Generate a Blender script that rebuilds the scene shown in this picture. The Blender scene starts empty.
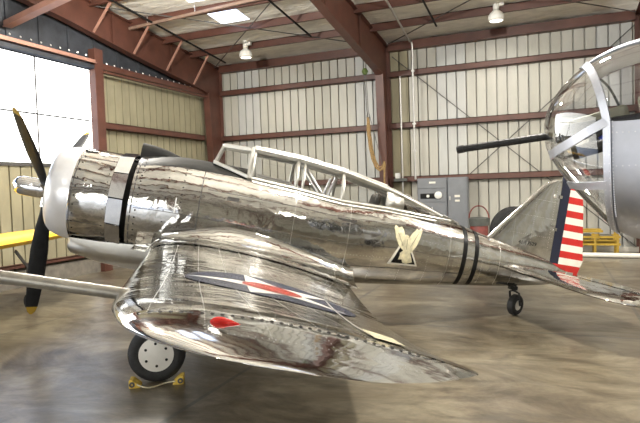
import bpy, bmesh, math, random
from math import sin, cos, pi, radians as RAD, sqrt
from mathutils import Vector as V, Matrix
random.seed(7)
C = bpy.context.scene.collection

# ------------------------------------------------------------------ camera
H = 2.1
YAW, PIT, ROL, FPX = -0.39208, -0.0422, -0.03341, 551.0
fw = V((sin(YAW)*cos(PIT), cos(YAW)*cos(PIT), sin(PIT)))
r0 = V((cos(YAW), -sin(YAW), 0)); u0 = r0.cross(fw)
cr = cos(ROL)*r0 + sin(ROL)*u0; cu = -sin(ROL)*r0 + cos(ROL)*u0
cd = bpy.data.cameras.new('camera'); cam = bpy.data.objects.new('camera', cd); C.objects.link(cam)
cam.matrix_world = Matrix(((cr.x, cu.x, -fw.x, 0), (cr.y, cu.y, -fw.y, 0), (cr.z, cu.z, -fw.z, H), (0, 0, 0, 1)))
cd.sensor_width = 36; cd.lens = FPX/640*36; cd.clip_start = .05; cd.clip_end = 500
bpy.context.scene.camera = cam

# ------------------------------------------------------------------ materials
def nodes(name):
    m = bpy.data.materials.new(name); m.use_nodes = True
    nt = m.node_tree; b = nt.nodes['Principled BSDF']
    return m, nt, b
def mix(nt, fac, a, b, blend='MIX'):
    n = nt.nodes.new('ShaderNodeMix'); n.data_type = 'RGBA'; n.blend_type = blend
    for k, v in ((0, fac), (6, a), (7, b)):
        if isinstance(v, (int, float)): n.inputs[k].default_value = v
        elif isinstance(v, tuple): n.inputs[k].default_value = (*v, 1) if len(v) == 3 else v
        else: nt.links.new(v, n.inputs[k])
    return n.outputs[2]
def noise(nt, scale, detail=4, rough=.55, stretch=(1, 1, 1), dist=0, coord='Object'):
    tc = nt.nodes.new('ShaderNodeTexCoord'); mp = nt.nodes.new('ShaderNodeMapping')
    mp.inputs['Scale'].default_value = stretch
    n = nt.nodes.new('ShaderNodeTexNoise'); n.inputs['Scale'].default_value = scale
    n.inputs['Detail'].default_value = detail; n.inputs['Roughness'].default_value = rough
    n.inputs['Distortion'].default_value = dist
    nt.links.new(tc.outputs[coord], mp.inputs[0]); nt.links.new(mp.outputs[0], n.inputs[0])
    return n.outputs[0]
def ramp(nt, src, stops):
    r = nt.nodes.new('ShaderNodeValToRGB'); e = r.color_ramp.elements
    while len(e) < len(stops): e.new(.5)
    for k, (p, c) in zip(e, stops):
        k.position = p; k.color = (*c, 1) if len(c) == 3 else c
    nt.links.new(src, r.inputs[0]); return r.outputs[0]
def bump(nt, b, src, strength, dist):
    n = nt.nodes.new('ShaderNodeBump'); n.inputs['Strength'].default_value = strength
    n.inputs['Distance'].default_value = dist
    nt.links.new(src, n.inputs['Height']); nt.links.new(n.outputs[0], b.inputs['Normal']); return n
def paint(name, col, rough=.5, metal=0, var=.12, scale=6, bmp=0, stretch=(1, 1, 1)):
    m, nt, b = nodes(name)
    n = noise(nt, scale, 5, .6, stretch)
    dark = tuple(c*(1-var*1.6) for c in col); lite = tuple(min(1, c*(1+var)) for c in col)
    nt.links.new(ramp(nt, n, [(.3, dark), (.7, lite)]), b.inputs['Base Color'])
    b.inputs['Roughness'].default_value = rough; b.inputs['Metallic'].default_value = metal
    if name.split('_')[0] in ('propeller', 'antiglare', 'black'): b.inputs['Specular IOR Level'].default_value = .2
    if bmp: bump(nt, b, n, .4, bmp)
    return m
def metal(name, col, rough, wave=.004, wscale=3.5, streak=(1, 1, 1), rvar=.12, dirt=.12, panel=None):
    m, nt, b = nodes(name)
    b.inputs['Metallic'].default_value = 1
    n1 = noise(nt, 7, 6, .65, streak); n2 = noise(nt, wscale, 2, .5, (1, 1, 1), .4); n3 = noise(nt, 60, 3, .6, streak)
    nt.links.new(ramp(nt, n1, [(.3, tuple(c*(1-dirt) for c in col)), (.62, col)]), b.inputs['Base Color'])
    nt.links.new(ramp(nt, n1, [(.35, (rough,)*3), (.72, (rough+rvar,)*3)]), b.inputs['Roughness'])
    add = nt.nodes.new('ShaderNodeMath'); add.operation = 'MULTIPLY_ADD'
    nt.links.new(n3, add.inputs[0]); add.inputs[1].default_value = .015; nt.links.new(n2, add.inputs[2])
    if panel:
        tc = nt.nodes.new('ShaderNodeTexCoord'); sn = nt.nodes.new('ShaderNodeVectorMath'); sn.operation = 'SNAP'
        nt.links.new(tc.outputs['Object'], sn.inputs[0]); sn.inputs[1].default_value = panel
        wn = nt.nodes.new('ShaderNodeTexWhiteNoise'); nt.links.new(sn.outputs[0], wn.inputs[0])
        c0 = b.inputs['Base Color'].links[0].from_socket
        nt.links.new(mix(nt, 1, c0, ramp(nt, wn.outputs[0], [(0, (.80, .80, .80)), (1, (1.06, 1.06, 1.05))]), 'MULTIPLY'), b.inputs['Base Color'])
        mv = nt.nodes.new('ShaderNodeMath'); mv.operation = 'MULTIPLY_ADD'; nt.links.new(wn.outputs[0], mv.inputs[0]); mv.inputs[1].default_value = .04
        nt.links.new(b.inputs['Roughness'].links[0].from_socket, mv.inputs[2]); nt.links.new(mv.outputs[0], b.inputs['Roughness'])
    bump(nt, b, add.outputs[0], 1, wave)
    return m
M = {}
M['skin'] = metal('polished_aluminium', (.72, .715, .70), .03, .010, 4.2, (.7, 1, 1.6), .06, .20, (.62, 9, .27))
M['wing'] = metal('polished_wing_skin', (.78, .78, .775), .02, .0055, 3.6, (.8, .8, .8), .05, .22, (.5, .7, 9))
M['ring'] = paint('pale_cowl_ring', (.80, .81, .84), .28, .35, .03)
M['flap'] = metal('cowl_flap_skin', (.80, .82, .86), .07, .0015, 3, (1, 1, 1), .06)
M['frame'] = metal('canopy_frame_metal', (.62, .61, .57), .30, .002, 8, (1, 1, 1), .15)
M['strap'] = paint('bare_alloy', (.62, .62, .64), .35, .8, .08, 12)
M['bomber'] = metal('brushed_bomber_skin', (.50, .515, .57), .40, .003, 3, (1, 1, 1), .1)
M['dark'] = paint('black_gap', (.012, .012, .012), .6, 0, .2)
M['screw'] = paint('dark_screw', (.03, .027, .024), .9, 0)
M['seam'] = paint('panel_seam', (.10, .095, .09), .5, .5)
M['rivet'] = paint('bright_rivet', (.86, .84, .80), .3, .9)
M['antiglare'] = paint('antiglare_black', (.016, .016, .015), .5, 0, .2, 5)
M['blade'] = paint('propeller_black', (.018, .019, .021), .5, 0, .2, 9)
M['yellow'] = paint('yellow_paint', (.42, .27, .03), .45, 0, .1)
M['wingyellow'] = paint('yellow_wing_fabric', (.83, .50, .03), .4, 0, .06)
M['rubber'] = paint('tyre_rubber', (.018, .018, .018), .7, 0, .3, 20)
M['hub'] = paint('hub_cream', (.72, .70, .65), .4, .2, .06)
M['navy'] = paint('navy_paint', (.006, .009, .026), .5, 0, .15)
M['red'] = paint('red_paint', (.50, .022, .018), .42, 0, .1)
M['white'] = paint('white_paint', (.80, .77, .68), .42, 0, .05)
M['band'] = paint('black_paint', (.010, .010, .010), .35, 0, .2)
M['cream'] = paint('eagle_cream', (.72, .66, .45), .5, 0, .22, 14)
M['mottlecream'] = paint('mottled_cream', (.62, .57, .38), .55, 0, .25, 20)
M['starblue'] = paint('insignia_blue', (.02, .03, .075), .25, .3, .1)
M['starred'] = paint('insignia_red', (.42, .03, .02), .25, .1, .1)
M['starwhite'] = paint('insignia_white', (.80, .79, .74), .25, .1, .03)
M['cockpit'] = paint('cockpit_grey', (.09, .095, .085), .6, 0, .2)
M['leather'] = paint('seat_leather', (.055, .05, .045), .55, 0, .3, 12)
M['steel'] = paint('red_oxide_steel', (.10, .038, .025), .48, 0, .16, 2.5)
M['steel_lit'] = paint('lit_oxide_steel', (.36, .19, .14), .5, 0, .1, 2.5)  # the same oxide steel with light painted into a paler colour
M['grey'] = paint('cabinet_grey', (.19, .20, .215), .45, 0, .06, 4)
M['galv'] = metal('galvanized_pipe', (.60, .59, .56), .38, .002, 9)
M['lampwhite'] = paint('lamp_enamel', (.85, .84, .78), .3, 0, .03)
M['rope'] = paint('tan_rope', (.30, .19, .075), .8, 0, .35, 30, .004)
M['hookgreen'] = paint('green_hoist', (.10, .15, .04), .3, 0, .3, 20)
M['cartred'] = paint('faded_red', (.17, .03, .022), .5, 0, .3, 8)
M['chockyellow'] = paint('chock_yellow', (.72, .50, .08), .6, 0, .22, 18)
M['board'] = paint('dark_gable_panel', (.035, .038, .045), .7, 0, .25, 3)
M['insul'] = paint('roof_insulation', (.84, .81, .72), .6, 0, .12, 1.8, .25, (1, 3, 1))
M['concrete_out'] = paint('apron_concrete', (.52, .50, .46), .8, 0, .1, .6)
M['curb'] = paint('grey_curb', (.20, .18, .15), .7, 0, .2)
M['rail'] = paint('rail_brown', (.30, .20, .15), .4, .2, .15)
M['boom'] = paint('dull_grey_boom', (.33, .31, .27), .4, .6, .2, 8)
M['gun'] = paint('gun_metal', (.02, .02, .021), .4, .5, .2)
M['bluepart'] = paint('blue_bottle', (.03, .06, .35), .3, 0, .2)
M['seatcream'] = paint('cream_pad', (.33, .31, .22), .7, 0, .15, 10)
M['skylight'] = bpy.data.materials.new('skylight_fibreglass'); M['skylight'].use_nodes = True; _n = M['skylight'].node_tree; _n.nodes.clear()
_o = _n.nodes.new('ShaderNodeOutputMaterial'); _t = _n.nodes.new('ShaderNodeBsdfTranslucent'); _t.inputs[0].default_value = (.85, .84, .78, 1); _n.links.new(_t.outputs[0], _o.inputs[0])
M['lens'], _nt, _b = nodes('lamp_lens'); _b.inputs['Emission Color'].default_value = (1, .93, .82, 1); _b.inputs['Emission Strength'].default_value = 6; M['redlens'] = paint('red_lens', (.55, .015, .012), .12, 0, .05)
for i, c in enumerate([(.46, .445, .385), (.43, .415, .35), (.49, .49, .46)]):
    M['wall%d' % i] = paint('cream_siding_%s' % 'abc'[i], c, .45, 0, .05, 3, 0, (1, 1, .4))
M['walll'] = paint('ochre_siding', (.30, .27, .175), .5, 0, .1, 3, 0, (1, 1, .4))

def glass(name, tint, rough, base, edge):
    m = bpy.data.materials.new(name); m.use_nodes = True; nt = m.node_tree; nt.nodes.clear()
    o = nt.nodes.new('ShaderNodeOutputMaterial'); t = nt.nodes.new('ShaderNodeBsdfTransparent'); g = nt.nodes.new('ShaderNodeBsdfGlossy')
    t.inputs[0].default_value = (*tint, 1); g.inputs['Roughness'].default_value = rough
    lw = nt.nodes.new('ShaderNodeLayerWeight'); lw.inputs[0].default_value = .35
    mr = nt.nodes.new('ShaderNodeMapRange'); mr.inputs[3].default_value = base; mr.inputs[4].default_value = edge
    nt.links.new(lw.outputs['Facing'], mr.inputs[0])
    x = nt.nodes.new('ShaderNodeMixShader'); nt.links.new(mr.outputs[0], x.inputs[0])
    nt.links.new(t.outputs[0], x.inputs[1]); nt.links.new(g.outputs[0], x.inputs[2]); nt.links.new(x.outputs[0], o.inputs[0])
    return m
M['glass'] = glass('canopy_perspex', (.97, .97, .96), .03, .03, .35)
M['noseglass'] = glass('nose_perspex', (.93, .94, .96), .02, .05, .75)
M['pane'] = glass('window_pane', (.98, .99, 1.0), .05, .02, .2)

def floor_mat():
    m, nt, b = nodes('polished_concrete')
    n1 = noise(nt, .8, 9, .72, (.7, 1.3, 1), .8); n2 = noise(nt, 2.6, 9, .72, (.6, 1.5, 1), 1.0); n3 = noise(nt, 22, 4, .6)
    a = ramp(nt, n1, [(.32, (.070, .054, .034)), (.5, (.150, .122, .080)), (.68, (.265, .228, .155))])
    s = ramp(nt, n2, [(.38, (.34, .31, .28)), (.56, (1, 1, 1))])
    c = mix(nt, .8, a, s, 'MULTIPLY')
    c = mix(nt, .25, c, ramp(nt, n3, [(.3, (.5, .5, .5)), (.7, (1, 1, 1))]), 'MULTIPLY')
    # saw-cut control joints
    tc = nt.nodes.new('ShaderNodeTexCoord'); sp = nt.nodes.new('ShaderNodeSeparateXYZ'); nt.links.new(tc.outputs['Object'], sp.inputs[0])
    def joint(ax, off, step):
        def mt(op, x, y):
            n = nt.nodes.new('ShaderNodeMath'); n.operation = op
            for i, v in ((0, x), (1, y)):
                if isinstance(v, (int, float)): n.inputs[i].default_value = v
                else: nt.links.new(v, n.inputs[i])
            return n.outputs[0]
        p = mt('SUBTRACT', sp.outputs[ax], off - step/2 - 40*step)
        d = mt('ABSOLUTE', mt('SUBTRACT', mt('MODULO', p, step), step/2), 0)
        return mt('LESS_THAN', d, .026)
    j1 = joint('X', -3.30, 4.55); j2 = joint('Y', 8.12, 5.2)
    mx = nt.nodes.new('ShaderNodeMath'); mx.operation = 'MAXIMUM'; nt.links.new(j1, mx.inputs[0]); nt.links.new(j2, mx.inputs[1])
    c = mix(nt, mx.outputs[0], c, (.045, .04, .033))
    nt.links.new(c, b.inputs['Base Color'])
    nt.links.new(ramp(nt, n2, [(.3, (.34,)*3), (.7, (.5,)*3)]), b.inputs['Roughness'])
    b.inputs['Specular IOR Level'].default_value = .5; nt.links.new(ramp(nt, n1, [(.36, (.30,)*3), (.62, (.95,)*3)]), b.inputs['Coat Weight']); b.inputs['Coat Roughness'].default_value = .30; b.inputs['Coat IOR'].default_value = 1.5; b.inputs['Specular IOR Level'].default_value = .35
    bump(nt, b, n2, .15, .004)
    return m
M['floor'] = floor_mat()

# ------------------------------------------------------------------ mesh builder
class MB:
    def __init__(s): s.v = []; s.f = []; s.m = []
    def face(s, idx, mi=0): s.f.append(tuple(idx)); s.m.append(mi)
    def add(s, vs, fs, mi=0):
        n = len(s.v); s.v += [tuple(p) for p in vs]
        for f in fs: s.face([n+i for i in f], mi)
    def grid(s, fn, us, vs, closeu=False, closev=False, mi=0, skip=None):
        n = len(s.v); nu, nv = len(us), len(vs)
        for a in us:
            for b in vs: s.v.append(tuple(fn(a, b)))
        for i in range(nu if closeu else nu-1):
            for j in range(nv if closev else nv-1):
                if skip and skip(i, j): continue
                i2, j2 = (i+1) % nu, (j+1) % nv
                s.face((n+i*nv+j, n+i2*nv+j, n+i2*nv+j2, n+i*nv+j2), mi(i, j) if callable(mi) else mi)
    def box(s, c, d, rot=None, mi=0):
        vs = [V((sx*d[0]/2, sy*d[1]/2, sz*d[2]/2)) for sx in (-1, 1) for sy in (-1, 1) for sz in (-1, 1)]
        if rot is not None: vs = [rot @ p for p in vs]
        c = V(c)
        s.add([c+p for p in vs], [(0, 1, 3, 2), (4, 6, 7, 5), (0, 4, 5, 1), (2, 3, 7, 6), (0, 2, 6, 4), (1, 5, 7, 3)], mi)
    def beam(s, a, b, w, h, up=(0, 0, 1), mi=0):
        a, b = V(a), V(b); d = (b-a); L = d.length; d.normalize(); up = V(up)
        y = up.cross(d)
        if y.length < 1e-4: y = V((1, 0, 0)).cross(d)
        y.normalize(); z = d.cross(y)
        s.box((a+b)/2, (L, w, h), Matrix((d, y, z)).transposed(), mi)
    def channel(s, a, b, w, h, up=(0, 0, 1), t=.02, open_dir=1, mi=0):
        # C section: web + two flanges, web on the -y side times open_dir
        a, b = V(a), V(b); d = (b-a).normalized(); up = V(up); y = up.cross(d).normalized()*open_dir
        for off, ww, hh in ((-y*(w/2-t/2), t, h), (up*(h/2-t/2), w, t), (-up*(h/2-t/2), w, t)):
            s.beam(a+off, b+off, ww, hh, up, mi)
    def tube(s, pts, r, n=10, cap=True, mi=0):
        pts = [V(p) for p in pts]; rs = r if isinstance(r, (list, tuple)) else [r]*len(pts)
        base = len(s.v); prev = None
        for i, p in enumerate(pts):
            t = (pts[min(i+1, len(pts)-1)] - pts[max(i-1, 0)]).normalized()
            if prev is None:
                x = t.cross(V((0, 0, 1)))
                if x.length < .05: x = t.cross(V((1, 0, 0)))
            else: x = prev - t*prev.dot(t)
            x.normalize(); prev = x; y = t.cross(x)
            for k in range(n):
                a = 2*pi*k/n; s.v.append(tuple(p + (x*cos(a)+y*sin(a))*rs[i]))
        for i in range(len(pts)-1):
            for k in range(n):
                s.face((base+i*n+k, base+i*n+(k+1) % n, base+(i+1)*n+(k+1) % n, base+(i+1)*n+k), mi)
        if cap:
            s.face([base+k for k in range(n)][::-1], mi); s.face([base+(len(pts)-1)*n+k for k in range(n)], mi)
    def lathe(s, prof, o, ax, n=32, mi=0, x=None):
        o, ax = V(o), V(ax).normalized()
        x = V(x) if x else (ax.cross(V((0, 0, 1))) if abs(ax.z) < .9 else ax.cross(V((1, 0, 0))))
        x.normalize(); y = ax.cross(x)
        s.grid(lambda i, k: o + ax*prof[i][0] + (x*cos(2*pi*k/n)+y*sin(2*pi*k/n))*max(prof[i][1], 1e-4), range(len(prof)), range(n), closev=True, mi=mi)
    def prism(s, poly, ax0, ax1, off, thick, o=(0, 0, 0), mi=0):
        # polygon in plane (ax0, ax1) at offset vector off, extruded by thick vector
        o, ax0, ax1, off, thick = V(o), V(ax0), V(ax1), V(off), V(thick)
        n = len(poly); P = [o+off+ax0*a+ax1*b for a, b in poly]
        s.add(P+[p+thick for p in P], [tuple(range(n))[::-1], tuple(range(n, 2*n))]+[(i, (i+1) % n, n+(i+1) % n, n+i) for i in range(n)], mi)
    def dot(s, p, nrm, r, mi=0, n=6):
        p, nrm = V(p), V(nrm).normalized(); x = nrm.orthogonal().normalized(); y = nrm.cross(x)
        vs = [p + (x*cos(2*pi*k/n)+y*sin(2*pi*k/n))*r - nrm*.001 for k in range(n)] + [p + (x*cos(2*pi*k/n)+y*sin(2*pi*k/n))*r*.6 + nrm*r*.35 for k in range(n)]
        s.add(vs, [(k, (k+1) % n, n+(k+1) % n, n+k) for k in range(n)]+[tuple(range(n, 2*n))], mi)
    def build(s, name, mats, parent=None, smooth=True, angle=38, solid=0, bev=0, merge=True):
        me = bpy.data.meshes.new(name); me.from_pydata(s.v, [], s.f)
        mats = mats if isinstance(mats, (list, tuple)) else [mats]
        for m in mats: me.materials.append(M[m] if isinstance(m, str) else m)
        me.polygons.foreach_set('material_index', s.m)
        bm = bmesh.new(); bm.from_mesh(me)
        if merge: bmesh.ops.remove_doubles(bm, verts=bm.verts, dist=2e-5)
        bmesh.ops.recalc_face_normals(bm, faces=bm.faces)
        bm.to_mesh(me); bm.free()
        if smooth:
            me.polygons.foreach_set('use_smooth', [True]*len(me.polygons)); me.set_sharp_from_angle(angle=RAD(angle))
        o = bpy.data.objects.new(name, me); C.objects.link(o)
        if parent: o.parent = parent
        if solid:
            md = o.modifiers.new('solid', 'SOLIDIFY'); md.thickness = solid; md.offset = 0
        if bev:
            md = o.modifiers.new('bev', 'BEVEL'); md.width = bev; md.segments = 2; md.limit_method = 'ANGLE'
        return o
def empty(name, loc=(0, 0, 0), rz=0, mat=None):
    o = bpy.data.objects.new(name, None); C.objects.link(o); o.location = loc; o.rotation_euler = (0, 0, rz); o.empty_display_size = .2
    if mat is not None: o.matrix_world = mat
    return o
def tag(o, label, cat, group=None):
    o['label'] = label; o['category'] = cat
    if group: o['group'] = group
    return o
def struct(o, label=None):
    o['kind'] = 'structure'
    if label: o['label'] = label
    return o
def interp(t, x):
    if x >= t[0][0] if t[0][0] > t[-1][0] else x <= t[0][0]: return t[0][1]
    for (a, p), (b, q) in zip(t, t[1:]):
        if min(a, b) <= x <= max(a, b):
            k = (x-a)/(b-a) if b != a else 0
            return p+(q-p)*k
    return t[-1][1]
def smoothi(t, x):
    # monotone-ish cubic through a descending or ascending table
    xs = [a for a, _ in t]; ys = [b for _, b in t]
    if xs[0] > xs[-1]: xs = xs[::-1]; ys = ys[::-1]
    if x <= xs[0]: return ys[0]
    if x >= xs[-1]: return ys[-1]
    for i in range(len(xs)-1):
        if xs[i] <= x <= xs[i+1]:
            def sl(k):
                if k == 0: return (ys[1]-ys[0])/(xs[1]-xs[0])
                if k == len(xs)-1: return (ys[-1]-ys[-2])/(xs[-1]-xs[-2])
                return (ys[k+1]-ys[k-1])/(xs[k+1]-xs[k-1])
            h = xs[i+1]-xs[i]; t_ = (x-xs[i])/h
            return (2*t_**3-3*t_**2+1)*ys[i]+(t_**3-2*t_**2+t_)*h*sl(i)+(-2*t_**3+3*t_**2)*ys[i+1]+(t_**3-t_**2)*h*sl(i+1)
def lin(a, b, n): return [a+(b-a)*i/(n-1) for i in range(n)]

# ================================================================== HANGAR
XL, XR, YB, YF = -11.6, 15.0, 17.9, -9.0
RS = .10
def roofz(y): return 6.78+(17.9-y)*RS if y > 4 else 6.78+13.9*RS-(4-y)*RS
b = MB(); b.grid(lambda i, j: (lin(XL-.4, XR, 2)[i], lin(YF, YB+.2, 2)[j], 0), range(2), range(2)); fl = struct(b.build('floor', 'floor', smooth=False))
b = MB(); b.add([(-90, -120, -.06), (90, -120, -.06), (90, 60, -.06), (-90, 60, -.06)], [(0, 1, 2, 3)]); struct(b.build('ground', 'concrete_out', smooth=False))

def siding(mb, p0, p1, zb, zt, out, pitch=.305, mats=(0,), off=0):
    """wall sheet from p0 to p1 with narrow ribs pressed outwards (away from the room)"""
    p0, p1, out = V(p0), V(p1), V(out); L = (p1-p0).length; d = (p1-p0).normalized()
    prof = [(0, 0)]; x = pitch/2+off
    while x < L-.04:
        prof += [(x-.020, 0), (x-.018, .13), (x+.018, .13), (x+.020, 0)]
        x += pitch
    prof.append((L, 0)); k = 0
    for (a, da), (c, dc) in zip(prof, prof[1:]):
        q = [p0+d*a+out*da, p0+d*c+out*dc]
        zts = [zt(pp) if callable(zt) else zt for pp in q]
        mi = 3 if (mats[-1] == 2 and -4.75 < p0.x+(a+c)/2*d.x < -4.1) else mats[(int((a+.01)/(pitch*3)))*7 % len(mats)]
        mb.add([(q[0].x, q[0].y, zb), (q[1].x, q[1].y, zb), (q[1].x, q[1].y, zts[1]), (q[0].x, q[0].y, zts[0])], [(0, 1, 2, 3)], mi)
b = MB(); siding(b, (XL, YB, 0), (XR, YB, 0), 0, roofz(YB), (0, 1, 0), mats=(0, 1, 2, 0, 1, 0, 0, 2))
struct(b.build('wall_back', ['wall0', 'wall1', 'wall2', 'walll'], smooth=False))
# left end wall: sheet beside the door column, door leaf with window band, dark gable
b = MB(); siding(b, (XL, 11.95, 0), (XL, YB, 0), 0, 5.6, (-1, 0, 0), mats=(0, 1))
siding(b, (XL, YF, 0), (XL, -6.0, 0), 0, 5.6, (-1, 0, 0), mats=(0, 1))
siding(b, (XL, 2.6, 0), (XL, 11.7, 0), 0, 2.92, (-1, 0, 0), mats=(0, 1))
struct(b.build('wall_left', ['walll', 'walll'], smooth=False))
b = MB(); b.add([(XL-.02, YF, 5.56), (XL-.02, YB, 5.56), (XL-.02, YB, roofz(YB)), (XL-.02, 4, roofz(4)), (XL-.02, YF, roofz(YF))], [(0, 1, 2, 3, 4)])
for y in lin(3, 16.5, 16): b.box((XL+.0, y, 6.4), (.05, .05, 1.6))
struct(b.build('wall_gable', 'board', smooth=False))
b = MB(); siding(b, (XR, YF, 0), (XR, YB, 0), 0, lambda p: roofz(p.y), (1, 0, 0), mats=(0, 1, 2)); struct(b.build('wall_right', ['wall0', 'wall1', 'wall2'], smooth=False))
# front wall with the open hangar doorway
DX0, DX1, DZ = -7.0, 2.5, 4.6
b = MB(); siding(b, (XL, YF, 0), (DX0, YF, 0), 0, roofz(YF), (0, -1, 0), mats=(0, 1)); siding(b, (DX1, YF, 0), (XR, YF, 0), 0, roofz(YF), (0, -1, 0), mats=(0, 1))
siding(b, (DX0, YF, 0), (DX1, YF, 0), DZ, roofz(YF), (0, -1, 0), mats=(0, 1, 2)); struct(b.build('wall_front', ['wall0', 'wall1', 'wall2'], smooth=False))
# window band in the door leaf
b = MB(); b.add([(XL-.03, 2.6, 2.92), (XL-.03, 11.7, 2.92), (XL-.03, 11.7, 5.56), (XL-.03, 2.6, 5.56)], [(0, 1, 2, 3)])
win = struct(b.build('window_1', 'pane', smooth=False))
b = MB()
for y in (10.02, 8.1, 6.2, 4.3): b.beam((XL, y, 2.92), (XL, y, 5.56), .03, .025, (1, 0, 0))
b.build('mullion', 'seam', win, False)
b = MB(); b.beam((XL+.01, 2.6, 4.16), (XL+.01, 11.7, 4.16), .035, .035); b.build('crossbar', 'board', win, False)
b = MB(); b.beam((XL, 2.6, 2.91), (XL, 11.7, 2.91), .08, .09); b.build('sill', 'seam', win, False)

# roof sheet with skylight openings, one sheet per slope
sky = [(-8.95, -8.0, 13.35, 14.45), (-8.95, -8.0, 11.6, 12.85), (-3.2, -2.2, 9.0, 10.6), (3.6, 4.6, 9.4, 11.0)]
xs = sorted({XL-.1, XR, *[v for s in sky for v in s[:2]]}); ys = sorted({YF, 4.0, YB+.1, *[v for s in sky for v in s[2:]]})
xs2 = []; 
for a, c in zip(xs, xs[1:]): xs2 += lin(a, c, max(2, int((c-a)/.8)))[:-1]
xs2.append(xs[-1])
def inhole(i, j):
    x, y = (xs2[i]+xs2[i+1])/2, (ys[j]+ys[j+1])/2
    return any(s[0] < x < s[1] and s[2] < y < s[3] for s in sky)
b = MB(); b.grid(lambda i, j: (xs2[i], ys[j], roofz(ys[j])), range(len(xs2)), range(len(ys)), skip=inhole)
struct(b.build('ceiling', 'insul', smooth=False))
for i, s in enumerate(sky):
    b = MB(); b.add([(s[0], s[2], roofz(s[2])+.03), (s[1], s[2], roofz(s[2])+.03), (s[1], s[3], roofz(s[3])+.03), (s[0], s[3], roofz(s[3])+.03)], [(0, 1, 2, 3)])
    struct(b.build('window_%d' % (i+2), 'skylight', smooth=False))

# rigid frames: tapered column + rafter, each its own object
def rafter(x, name='roof_beam'):
    b = MB()
    for (o, wd) in ((0, .02),):
        b.prism([(17.85, 6.70), (17.0, 5.62), (16.6, 5.72), (13.1, 6.22), (10.6, 6.62), (4, 7.35), (4, 8.0)], (0, 1, 0), (0, 0, 1), (x-.012, 0, 0), (.024, 0, 0))
    low = [(16.98, 5.62), (16.6, 5.72), (13.1, 6.22), (10.6, 6.62), (4, 7.35)]
    for (y0, z0), (y1, z1) in zip(low, low[1:]): b.beam((x, y0, z0), (x, y1, z1), .24, .03, (0, 0, 1))
    b.beam((x, 17.85, 6.66), (x, 4, 8.05), .24, .03)
    for y in (12.4, 15.0): b.beam((x+.06, y, interp([(16.6, 5.72), (13.1, 6.22), (10.6, 6.62)], y)), (x+.06, y, roofz(y)-.15), .10, .012, (1, 0, 0))
    return struct(b.build(name, 'steel', smooth=False))
def column(x):
    b = MB()
    b.prism([(17.86, 0), (17.86, 6.68), (16.98, 5.66), (17.18, 2.3), (17.36, 0)], (0, 1, 0), (0, 0, 1), (x-.012, 0, 0), (.024, 0, 0))
    for a, c in (((x, 17.36, 0), (x, 17.18, 2.3)), ((x, 17.18, 2.3), (x, 16.98, 5.68))): b.beam(a, c, .26, .03, (0, -1, 0))
    b.beam((x, 17.86, 0), (x, 17.86, 6.68), .26, .03, (0, -1, 0))
    return struct(b.build('steel_column', 'steel', smooth=False))
for x in (-11.3, -4.85, 2.45, 9.7): rafter(x); column(x)
# door column on the left wall and header
b = MB(); b.box((-11.42, 11.83, 3.05), (.22, .26, 6.1)); b.box((-11.30, 11.83, 3.05), (.02, .30, 6.1)); struct(b.build('steel_column', 'steel', smooth=False))
b = MB(); b.beam((-11.38, 2.6, 5.74), (-11.38, 11.7, 5.74), .20, .09); b.beam((-11.26, 2.6, 5.69), (-11.26, 11.7, 5.69), .06, .02)
for y in lin(3.2, 11.4, 30): b.dot((-11.30, y, 5.86), (1, 0, .2), .028, 1)
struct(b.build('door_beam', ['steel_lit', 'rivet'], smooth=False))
b = MB(); b.beam((-11.40, 2.6, 5.60), (-11.40, 11.7, 5.60), .16, .10); struct(b.build('door_track_beam', 'board', smooth=False))
b = MB(); b.beam((-11.42, 11.95, 5.66), (-11.42, 17.0, 5.66), .22, .16); b.beam((-11.3, 11.95, 5.50), (-11.3, 17.0, 5.50), .12, .06)
for y in lin(12.2, 16.4, 15): b.dot((-11.36, y, 5.78), (1, 0, .3), .028, 1)
struct(b.build('header_beam', ['steel', 'rivet'], smooth=False))
# wall girts
def girt(a, c, w=.2, h=.19, up=(0, 0, 1), od=1):
    b = MB(); b.channel(a, c, w, h, up, .02, od); b.beam((V(a)+V(c))/2-(V(c)-V(a))/2, c, w*.4, h*.35, up)
    return struct(b.build('girt_beam', 'steel', smooth=False))
segs = [(-11.15, -4.98), (-4.72, 2.32), (2.58, 9.57), (9.83, 14.9)]
for z in (2.30, 4.05, 5.72):
    for x0, x1 in segs: girt((x0, 17.79, z), (x1, 17.79, z), od=1)
for x0, x1 in segs:
    b = MB(); b.beam((x0, 17.76, 6.60), (x1, 17.76, 6.60), .26, .26); struct(b.build('eave_beam', 'steel', smooth=False))
girt((-11.49, 11.98, 4.05), (-11.49, 16.95, 4.05)); girt((-11.49, 2.7, .5), (-11.49, 16.95, .5), .18, .1)
b = MB(); b.box((2.5, 17.84, .07), (26, .08, .14)); struct(b.build('baseboard_back', 'white', smooth=False))
b = MB(); b.box((-11.52, 10.25, .2), (.12, 15.3, .40)); struct(b.build('baseboard_left', 'curb', smooth=False))
for x in (-10.4, 2.9, 9.7):  # unseen front columns and girts, added as dark bars for the metal to reflect
    b = MB(); b.box((x, YF+.3, 3.6), (.28, .5, 7.2)); struct(b.build('steel_column', 'steel', smooth=False))
for z in (5.4, 6.4):
    b = MB(); b.beam((-11.3, YF+.16, z), (14.9, YF+.16, z), .2, .2); struct(b.build('girt_beam', 'steel', smooth=False))
for z in (2.3, 4.05):
    b = MB(); b.beam((3.1, YF+.16, z), (14.9, YF+.16, z), .2, .2); struct(b.build('girt_beam', 'steel', smooth=False))
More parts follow.
